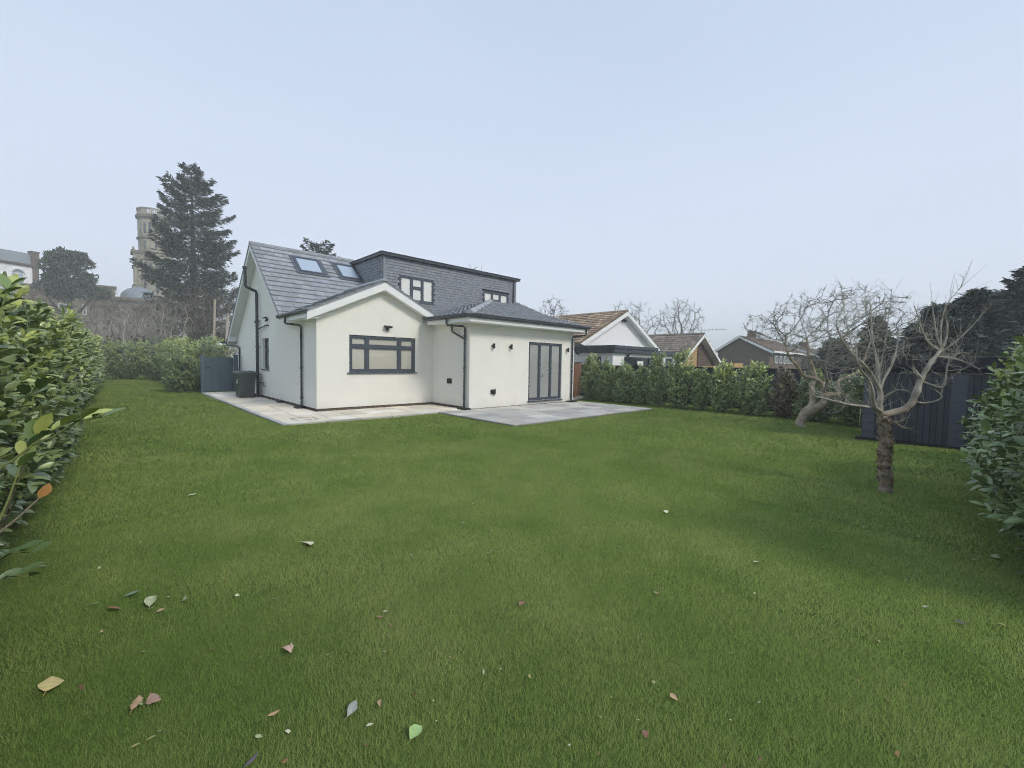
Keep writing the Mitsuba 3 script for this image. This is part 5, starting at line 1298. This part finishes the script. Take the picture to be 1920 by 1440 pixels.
for s in np.linspace(.1, .9, 7):
    p = np.array([33.1, 14.2, 4.3]) * (1 - s) + np.array([35.4, 12.9, 4.5]) * s; m.tube([p - [0, 0, .10], p + [0, 0, .10]], .008, 4)
m.build(k + '__rod', 'lead')

N3 = thing('brown_house', 'brown brick house with white barge boards and a chimney beyond the yellow brick gable', 'house')


def side_gable(key, x, xl, yL, yR, yr, ez, rz, wall, seed, tile):
    """A house whose gable faces the lawn across x = const, the ridge running away along +x."""
    m = MB(); m.prism([(x, yL, -.05), (x, yR, -.05), (x, yR, ez), (x, yr, rz - .2), (x, yL, ez)], (.3, 0, 0)); m.build(key + '__gable_wall', wall)
    m = MB(); m.box(x + .31, xl, yR - .0, yR + .3, -.05, ez - .2); m.build(key + '__wall', wall)
    m = MB(); m.box(x + .31, xl, yL - .3, yL, -.05, ez - .2); m.build(key + '__wall', wall)
    for s, ye in ((-1, yR), (1, yL)):
        a = np.array([x - .5, ye + s * .5, ez - .25]); b = np.array([x - .5, yr, rz]); d = b - a; L = np.linalg.norm(d); d /= L; k = num(key + '__roof')
        m = MB(); m.prism([a, b, b + [xl - x + .5, 0, 0], a + [xl - x + .5, 0, 0]], (0, 0, -.15), np.array(tile) * .8); m.build(k, 'painted', color=True)
        if s < 0:
            roof_courses(k, a, (1, 0, 0), d, xl - x + .5, L, .34, .33, lambda p, q: True, seed, tile, .2)
        m = MB(); m.prism([a + [0, 0, -.05], b + [0, 0, -.05], b + [0, 0, -.35], a + [0, 0, -.35]], (-.05, 0, 0)); m.build(key + '__bargeboard', 'upvc')
    m = MB(); m.box(x - .4, xl, yR - .62, yR - .55, ez - .50, ez - .24); m.build(key + '__fascia', 'upvc')


BT = (.155, .120, .100)
side_gable(N3, 62, 78, 23.6, 17.2, 20.8, 3.9, 5.75, 'brown_brick', 521, BT)
m = MB(); m.box(67.6, 68.5, 20.8, 21.75, 5.0, 6.6).box(67.55, 68.55, 20.75, 21.8, 6.601, 6.72); m.build(N3 + '__chimney', 'brown_brick')
for k_ in range(5):
    m = MB(); x = 64 + k_ * 1.9; m.box(x, x + 1.1, 17.02, 17.195, 2.1, 3.1); w_ = num(N3 + '__window'); m.build(w_, 'upvc')
    m = MB(); m.box(x + .1, x + 1.0, 17.0, 17.019, 2.2, 3.0); m.build(w_ + '__pane', 'dark_glass')
k = thing('television_aerial', 'television aerial on a tall mast above the brown house chimney', 'aerial')
m = MB(); m.tube([(68, 21.25, 6.6), (68, 21.25, 8.3)], .03, 6).tube([(68, 21.4, 8.15), (68, 19.9, 8.15)], .025, 6)
for y in np.linspace(20.0, 21.2, 6):
    m.tube([(67.85, y, 8.15), (68.15, y, 8.15)], .015, 4)
m.build(k + '__mast', 'lead')
N4 = thing('brown_house', 'farther brown house with a low gable, seen between the bare tree branches', 'house')
side_gable(N4, 80, 96, 21.4, 15.4, 19.3, 3.6, 5.15, 'brown_brick', 531, BT)
m = MB(); m.box(85, 86, 18.2, 19.2, 4.2, 5.9); m.build(N4 + '__chimney', 'brown_brick')
Wb = thing('white_boarded_shed', 'white boarded outbuilding wall showing between the round bush and the bungalow', 'shed')
boards_z = np.arange(0, 2.5, .28)
for z in boards_z:
    m = MB(); m.prism([(6.4, 40.0, z), (10.5, 40.0, z), (10.5, 40.03, z + .275), (6.4, 40.03, z + .275)], (0, .03, 0)); m.build(Wb + '__board', 'white_wall')
m = MB(); m.box(6.4, 10.5, 40.08, 42.5, 0, 2.5).prism([(6.2, 39.8, 2.52), (10.7, 39.8, 2.52), (10.7, 42.6, 2.75), (6.2, 42.6, 2.75)], (0, 0, .06)); m.build(Wb + '__wall', 'white_wall')

# ---------------------------------------------------------------- the stone mansion and its tower
M = thing('stone_mansion', 'long low weathered stone mansion with sash windows, a lead dome and stone parapets', 'building')
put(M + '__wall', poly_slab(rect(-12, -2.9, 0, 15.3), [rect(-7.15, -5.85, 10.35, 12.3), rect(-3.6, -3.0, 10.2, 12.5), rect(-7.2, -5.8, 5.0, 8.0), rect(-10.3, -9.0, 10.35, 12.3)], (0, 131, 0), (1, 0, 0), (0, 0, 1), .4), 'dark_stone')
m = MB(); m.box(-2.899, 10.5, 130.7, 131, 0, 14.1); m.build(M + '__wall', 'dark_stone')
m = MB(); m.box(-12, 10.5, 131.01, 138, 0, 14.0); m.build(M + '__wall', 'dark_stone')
for x0, x1, z, dz, o in ((-12.2, -3.0, 15.3, .45, .5), (-12.2, -3.0, 9.1, .5, .4), (-3.1, 10.8, 14.1, .55, .6), (-3.0, 10.6, 12.6, .25, .25)):
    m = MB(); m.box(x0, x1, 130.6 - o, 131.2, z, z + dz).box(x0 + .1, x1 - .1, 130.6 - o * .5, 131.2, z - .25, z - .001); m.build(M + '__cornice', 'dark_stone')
m = MB(); m.box(-2.6, 1.6, 131.3, 135, 14.66, 16.6).box(-2.9, 1.9, 131.0, 135.3, 16.601, 17.0).box(-2.7, 1.7, 131.2, 135.1, 15.5, 15.65); m.build(M + '__parapet', 'dark_stone')
for a, b, z0, z1 in ((-7.15, -5.85, 10.35, 12.3), (-3.6, -3.0, 10.2, 12.5), (-7.2, -5.8, 5.0, 8.0), (-10.3, -9.0, 10.35, 12.3)):
    w_ = num(M + '__sash_window'); m = MB(); zc = (z0 + z1) / 2
    m.box(a, a + .13, 130.68, 130.78, z0, z1).box(b - .13, b, 130.68, 130.78, z0, z1).box(a + .131, b - .131, 130.68, 130.78, z0, z0 + .14).box(a + .131, b - .131, 130.68, 130.78, z1 - .14, z1).box(a + .131, b - .131, 130.68, 130.78, zc - .06, zc + .06)
    m.build(w_ + '__frame', 'upvc'); m = MB(); m.box(a, b, 130.80, 130.83, z0, z1); m.build(w_ + '__pane', 'dark_glass')
m = MB(); m.lathe([(3.6, 14.0), (3.6, 15.0), (3.4, 15.1), (3.3, 15.6), (2.9, 16.4), (2.1, 17.1), (1.1, 17.5), (.3, 17.65), (.3, 18.0), (0, 18.1)], (5.9, 134.5, 0), 32); m.build(M + '__dome', 'lead', 30)
m = MB()
for k_ in range(16):
    a = k_ * math.pi / 8; m.tube([(5.9 + r * math.cos(a), 134.5 + r * math.sin(a), z) for r, z in ((3.34, 15.6), (2.94, 16.44), (2.12, 17.14), (1.1, 17.54))], .06, 5)
m.build(M + '__dome__rib', 'lead', kind='stuff')
m = MB()
for x in (-11, -7.9):
    m.lathe([(1.35, 15.75), (1.35, 16.0), (1.2, 16.4), (.8, 16.9), (.3, 17.1), (0, 17.15)], (x + 1.6, 132.3, 0), 18)
m.build(M + '__roof_cap', 'lead', 30)

T = thing('stone_tower', 'round weathered stone tower with a balustrade, string courses and attached columned turret', 'tower')
tc = (9.6, 144.5, 0)
m = MB(); m.lathe([(3.75, 0), (3.75, 16.2), (3.55, 16.3), (3.55, 21.0)], tc, 40); m.build(T + '__lower_drum', 'stone', 30)
m = MB(); m.lathe([(3.45, 21.0), (3.45, 27.6), (3.3, 27.7), (3.3, 31.0), (3.2, 31.1), (3.2, 36.5)], tc, 40); m.build(T + '__upper_drum', 'stone', 30)
for z, r, h_ in ((16.2, 4.1, .5), (21.0, 4.15, .8), (25.6, 3.75, .35), (27.5, 3.7, .3), (31.0, 3.62, .45), (36.2, 3.75, .8)):
    m = MB(); m.lathe([(3.1, z - .45), (r - .42, z - .3), (r - .25, z - .05), (r - .1, z), (r, z + .1), (r, z + h_ * .75), (r - .12, z + h_), (3.1, z + h_ + .02)], tc, 44); m.build(T + '__string_course', 'dark_stone', 25)  # darker stone for weather-blackened ledges, with their under-shade painted in as well
m = MB(); m.lathe([(3.05, 37.0), (3.45, 37.0), (3.45, 37.22), (3.05, 37.22)], tc, 40).lathe([(3.05, 38.3), (3.5, 38.3), (3.5, 38.6), (3.05, 38.6), (3.05, 38.3)], tc, 40); m.build(T + '__coping', 'stone')
for k_ in range(14):      # solid piers, and balusters between them
    a = k_ * 2 * math.pi / 14; m = MB(); c, s = math.cos(a), math.sin(a); p = np.array([tc[0] + 3.08 * c, tc[1] + 3.08 * s, 37.221]); t_ = np.array([-s, c, 0]); wd = .85 if k_ % 2 else .42
    m.obox(p - t_ * wd / 2, t_ * wd, -np.array([c, s, 0]) * -.34, (0, 0, 1.078)); m.build(T + '__pier', 'stone')
m = MB()
for k_ in range(70):
    a = (k_ + .5) * 2 * math.pi / 70; m.lathe([(.05, 37.22), (.10, 37.45), (.06, 37.8), (.09, 38.1), (.06, 38.3)], (tc[0] + 3.25 * math.cos(a), tc[1] + 3.25 * math.sin(a), 0), 6)
m.build(T + '__baluster', 'stone', kind='stuff')
for k_ in range(10):      # tall panels between pilasters on each stage
    a = math.radians(180 + k_ * 20); c, s = math.cos(a), math.sin(a); t_ = np.array([-s, c, 0]); rr = np.array([c, s, 0])
    for z0, z1, rad_ in ((31.6, 35.7, 3.2), (22.2, 25.2, 3.45)):
        m = MB(); m.obox(np.array(tc) + rr * (rad_ - .12) - t_ * .22 + [0, 0, z0], t_ * .44, rr * .27, (0, 0, z1 - z0)); m.build(T + '__pilaster', 'stone')
for k_ in range(6):       # dark window recesses and sunk panels between the pilasters
    a = math.radians(190 + k_ * 20 * 1.0); c, s_ = math.cos(a), math.sin(a); t_ = np.array([-s_, c, 0]); rr = np.array([c, s_, 0])
    for z0, z1, rad_, w_ in ((32.3, 34.9, 3.2, .5), (28.3, 30.4, 3.3, .42), (22.6, 24.8, 3.45, .55), (17.6, 20.2, 3.55, .5)):
        if k_ % 2 and z0 in (28.3, 17.6):
            continue
        m = MB(); m.obox(np.array(tc) + rr * (rad_ - .1) - t_ * w_ / 2 + [0, 0, z0], t_ * w_, rr * .125, (0, 0, z1 - z0)); m.build(T + '__window_recess', 'dark_glass')
m = MB(); m.box(5.3, 8.2, 142.4, 146.4, 18.9, 27.2); m.build(T + '__turret', 'stone')
for z, o, h_ in ((27.2, .45, .6), (23.7, .25, .3), (18.9, .3, .4), (16.2, .9, .5), (17.6, .5, .35)):
    m = MB(); m.box(5.3 - o, 8.2, 142.4 - o, 146.4 + o, z, z + h_); m.build(T + '__string_course', 'dark_stone')  # turret ledges likewise: weathering plus under-ledge shade put into the stone colour
m = MB(); m.box(4.8, 8.2, 142.0, 146.6, 0, 16.1).box(5.0, 8.2, 142.2, 146.5, 16.71, 18.88); m.build(T + '__turret', 'stone')
m = MB(); m.lathe([(.0, 27.81), (.2, 27.81), (.3, 28.2), (.12, 28.6), (0, 28.8)], (5.3, 142.4, 0), 10); m.build(T + '__finial', 'stone', 30)
for x in (5.5, 6.3, 7.1, 7.9):
    m = MB(); m.lathe([(.25, 19.35), (.25, 19.5), (.19, 19.6), (.17, 23.2), (.25, 23.35), (.25, 23.65)], (x, 142.2, 0), 12); m.build(T + '__column', 'stone', 30)

A = thing('white_mansion_wing', 'pale cream mansion wing with tall arched windows, slate mansard roof and brick chimney', 'building')
ao = np.array([-10.3, 138.1, 0]); au = -np.array([math.cos(math.radians(27)), math.sin(math.radians(27)), 0]); an = np.array([math.sin(math.radians(27)), -math.cos(math.radians(27)), 0]); az_ = np.array([0, 0, 1.0])


def arch(u0, w, z0, z1):
    r = w / 2; return [(u0, z0), (u0 + w, z0), (u0 + w, z1 - r)] + [(u0 + r + r * math.cos(t), z1 - r + r * math.sin(t)) for t in np.linspace(.2, math.pi - .2, 9)] + [(u0, z1 - r)]


mm = trimesh.creation.extrude_polygon(sg.Polygon(rect(1.0, 16, 0, 20.3), [arch(u0, 2.0, 15.2, 19.3) for u0 in (2.1, 5.9, 9.7)]), .5, engine='earcut')
mm.vertices = ao + mm.vertices[:, :1] * au + mm.vertices[:, 1:2] * az_ - mm.vertices[:, 2:3] * an
put(A + '__wall', mm, 'white_wall')
AO = lambda u, d, z: ao + au * u + an * d + az_ * z
m = MB(); m.obox(AO(0, .12, 0), au * .999, an * -7, az_ * 20.4); m.build(A + '__side_wall', 'brown_brick')
m = MB(); m.obox(AO(-.35, .55, 20.31), au * 16.5, an * -1.0, az_ * .28).obox(AO(-.2, .35, 20.1), au * 16.3, an * -.8, az_ * .2); m.build(A + '__cornice', 'brown_brick')
m = MB(); m.prism([AO(.3, -.2, 20.6), AO(16, -.2, 20.6), AO(16, -.75, 23.0), AO(.6, -.75, 23.0)], an * -4); m.build(A + '__roof', 'lead')
m = MB(); m.obox(AO(-.2, .0, 20.6), au * 1.2, an * -1.4, az_ * 2.7).obox(AO(-.3, .1, 23.301), au * 1.4, an * -1.6, az_ * .25); m.build(A + '__chimney', 'brown_brick')
for u0 in (2.1, 5.9, 9.7):
    w_ = num(A + '__arched_window'); m = MB(); m.obox(AO(u0, -.3, 15.2), au * .14, an * -.1, az_ * 3.9).obox(AO(u0 + 1.86, -.3, 15.2), au * .14, an * -.1, az_ * 3.9).obox(AO(u0 + .93, -.3, 15.2), au * .14, an * -.1, az_ * 3.1).obox(AO(u0 + .141, -.3, 18.3), au * 1.718, an * -.1, az_ * .14)
    m.build(w_ + '__frame', 'upvc'); m = MB(); m.obox(AO(u0 - .05, -.45, 15.1), au * 2.1, an * -.03, az_ * 4.3); m.build(w_ + '__pane', 'sky_glass')
    mmm = trimesh.creation.extrude_polygon(sg.Polygon(arch(u0 - .25, 2.5, 15.0, 19.6), [arch(u0 + .02, 1.96, 15.1, 19.25)]), .12, engine='earcut'); mmm.vertices = ao + mmm.vertices[:, :1] * au + mmm.vertices[:, 1:2] * az_ + (mmm.vertices[:, 2:3] + .002) * an
    put(w_ + '__surround', mmm, 'white_wall')

# ---------------------------------------------------------------- fallen leaves on the lawn
TONE = {'green': (.12, .19, .08), 'pale': (.34, .37, .20), 'brown': (.24, .105, .055), 'tan': (.40, .25, .13), 'pink': (.44, .28, .20), 'cream': (.52, .50, .33), 'yellow': (.50, .40, .13), 'grey': (.27, .28, .24), 'bright': (.26, .38, .13), 'olive': (.27, .25, .07), 'purple': (.10, .08, .085)}
FALLEN = [
    (0.09, 3.78, 'green', 0.096, 0.29, 'dark green oval laurel leaf, the upper of the group at lower left'),
    (0.18, 3.57, 'pale', 0.156, 1.29, 'pale green narrow curled leaf just right of the dark green oval one'),
    (-0.00, 3.62, 'brown', 0.111, -0.97, 'reddish brown pointed leaf left below the dark green oval one'),
    (0.21, 3.40, 'tan', 0.050, 0.18, 'small tan crumpled leaf below the pale narrow curled one'),
    (-0.09, 3.78, 'pale', 0.051, -0.30, 'thin pale curl of leaf at the left end of the lower left group'),
    (0.34, 3.46, 'pale', 0.089, 1.40, 'tiny pale upright leaf right of the lower left group'),
    (0.60, 3.28, 'cream', 0.035, -0.73, 'tiny round cream leaf alone in the lower left middle of the lawn'),
    (-0.06, 3.36, 'tan', 0.036, 1.22, 'tiny tan scrap of leaf left below the reddish brown leaf'),
    (-0.24, 2.97, 'yellow', 0.146, 1.49, 'round yellow leaf with a brown patch nearest the lower left corner'),
    (0.06, 2.55, 'tan', 0.112, 1.28, 'long tan rolled leaf standing towards the camera at lower left'),
    (0.13, 2.52, 'pink', 0.105, -1.18, 'pinkish tan folded leaf right of the long tan rolled one'),
    (0.68, 2.47, 'pink', 0.100, -1.39, 'pale pinkish brown curled leaf alone left of the bottom middle'),
    (0.51, 2.06, 'tan', 0.058, -0.05, 'tan lobed leaf like an oak leaf left of the grey narrow one'),
    (0.78, 1.85, 'grey', 0.105, 0.72, 'long grey green narrow leaf at bottom middle'),
    (0.89, 1.79, 'tan', 0.056, 0.98, 'small tan oak like leaf right of the long grey narrow one'),
    (0.80, 1.71, 'cream', 0.023, -0.28, 'tiny cream scrap below the small tan oak like leaf'),
    (0.93, 1.54, 'bright', 0.091, 0.35, 'bright green pointed leaf nearest the bottom middle'),
    (0.10, 2.26, 'olive', 0.035, -0.17, 'olive yellow leaf at bottom left, right one of a touching pair'),
    (0.05, 2.26, 'olive', 0.039, 0.02, 'olive yellow leaf stalk at bottom left, left one of a touching pair'),
    (0.43, 1.97, 'pale', 0.020, -0.74, 'tiny pale green scrap above the dark purple brown leaf'),
    (0.38, 1.87, 'purple', 0.085, 0.51, 'dark purple brown leaf cut by the bottom edge'),
    (1.25, 2.45, 'cream', 0.040, -0.73, 'small round cream leaf beside a reddish brown scrap near the middle'),
    (1.20, 2.42, 'brown', 0.050, -0.42, 'reddish brown scrap just below the small round cream leaf'),
    (1.21, 3.82, 'cream', 0.160, -1.36, 'cream twisted leaf alone on the left middle of the lawn'),
    (0.69, 6.12, 'pale', 0.114, 0.45, 'pale long leaf farthest away on the left of the lawn'),
    (-0.39, 4.73, 'grey', 0.058, -0.49, 'grey beige curled leaf at the foot of the left hedge'),
    (1.96, 1.93, 'brown', 0.063, 0.04, 'small reddish brown leaf in the very middle of the foreground lawn'),
    (3.83, 1.08, 'cream', 0.085, -0.56, 'cream leaf lying on the right middle of the lawn'),
    (4.37, 2.14, 'cream', 0.065, -0.71, 'small cream leaf farthest away right of the middle'),
    (1.95, 0.88, 'tan', 0.060, -1.94, 'tan narrow leaf slanting down at the lower right middle'),
    (1.65, 0.87, 'brown', 0.047, -2.14, 'thin brown leaf near the bottom edge right of the middle'),
    (2.76, 1.40, 'tan', 0.046, -1.45, 'small tan leaf between the reddish brown leaf and the right side'),
    (1.53, 1.44, 'olive', 0.037, 0.64, 'tiny olive leaf below the small reddish brown leaf'),
    (2.53, 2.28, 'purple', 0.039, -0.72, 'tiny dark scrap of leaf right of the middle, above the reddish brown leaf'),
    (2.28, 2.65, 'pale', 0.043, -0.03, 'tiny pale scrap of leaf highest in the middle of the lawn'),
    (3.97, 0.09, 'grey', 0.052, -0.73, 'small grey leaf in the dark right part of the lawn'),
    (3.89, -0.07, 'purple', 0.059, -1.41, 'dark purple grey leaf in the shaded right part of the lawn'),
    (4.06, -0.25, 'olive', 0.055, -1.81, 'olive tan leaf nearest the lower right edge under the hedge'),
    (5.29, -0.14, 'pale', 0.042, -0.72, 'tiny pale scrap left of two at the foot of the right hedge'),
    (5.54, -0.27, 'pale', 0.123, -0.34, 'small pale leaf right of two at the foot of the right hedge'),
]



def fallen(x, y, tone, L, ang, label, i):
    R = rng(700 + i); k = thing('fallen_leaf', label, 'leaf', 'fallen leaves on the lawn'); L = max(L * .85, .032)
    ts = np.linspace(0, 1, 9); curl = R.uniform(.1, .45); wide = R.uniform(.17, .26) if tone in ('pale', 'tan', 'grey', 'purple', 'olive') else R.uniform(.26, .36)
    lobed = tone in ('tan', 'pink', 'brown') and L > .06
    w = np.sin(np.pi * np.clip(ts, .02, .985) ** .85) * wide * R.uniform(.88, 1.1, 9) * (1 + (.35 * (np.arange(9) % 2) - .15 if lobed else 0)); bend = R.normal(0, .10)
    mid = np.stack([ts - .5, bend * np.sin(ts * 3.1), .10 * curl * np.cos(ts * 4 + R.uniform(0, 6))], 1); fold = R.uniform(.1, .9) * (1 if R.random() < .6 else -.3)
    V = np.vstack([mid, mid + np.stack([0 * w, w, fold * w], 1), mid + np.stack([0 * w, -w, fold * w * R.uniform(.2, 1.1)], 1)]); F = []
    for a in range(8):
        F += [[a, a + 1, 9 + a + 1, 9 + a], [a + 1, a, 18 + a, 18 + a + 1]]
    ca, sa = math.cos(ang), math.sin(ang); tl = R.normal(0, .25)
    V = V * L; V = np.stack([V[:, 0] * ca - V[:, 1] * sa, V[:, 0] * sa + V[:, 1] * ca, V[:, 2] + V[:, 1] * tl], 1); V[:, 2] += .024 - V[:, 2].min() * .6 + float(lawn_z(x, y)) - .02
    V[:, :2] += (x, y); c = np.array(TONE[tone]) * R.uniform(.85, 1.15)
    C = c * R.uniform(.85, 1.15, (27, 1)); C[:9] *= 1.12
    put(k + '__blade', (V, F), 'leaf', True, C)
    m = MB(); p = V[0]; q = V[0] - (V[2] - V[0]) * .9; m.tube([p, q + [0, 0, -.004]], L * .014, 4, c * .8); m.build(k + '__stalk', 'painted', color=True)


for i, (x, y, tone, L, ang, lab) in enumerate(FALLEN):
    fallen(x, y, tone, L, ang, lab, i)

# ---------------------------------------------------------------- haze over everything
scene['air'] = {'type': 'homogeneous', 'albedo': {'type': 'rgb', 'value': [.95, .95, .95]}, 'sigma_t': {'type': 'rgb', 'value': [.0023, .0023, .0023]}}
scene['haze'] = {'type': 'cube', 'to_world': T4().translate([0, 0, 20.5]).scale([806, 806, 22.0]), 'bsdf': {'type': 'null'}, 'interior': {'type': 'ref', 'id': 'air'}}
labels['haze'] = {'kind': 'stuff', 'label': 'thin pale haze that fades the far trees and buildings', 'category': 'haze'}
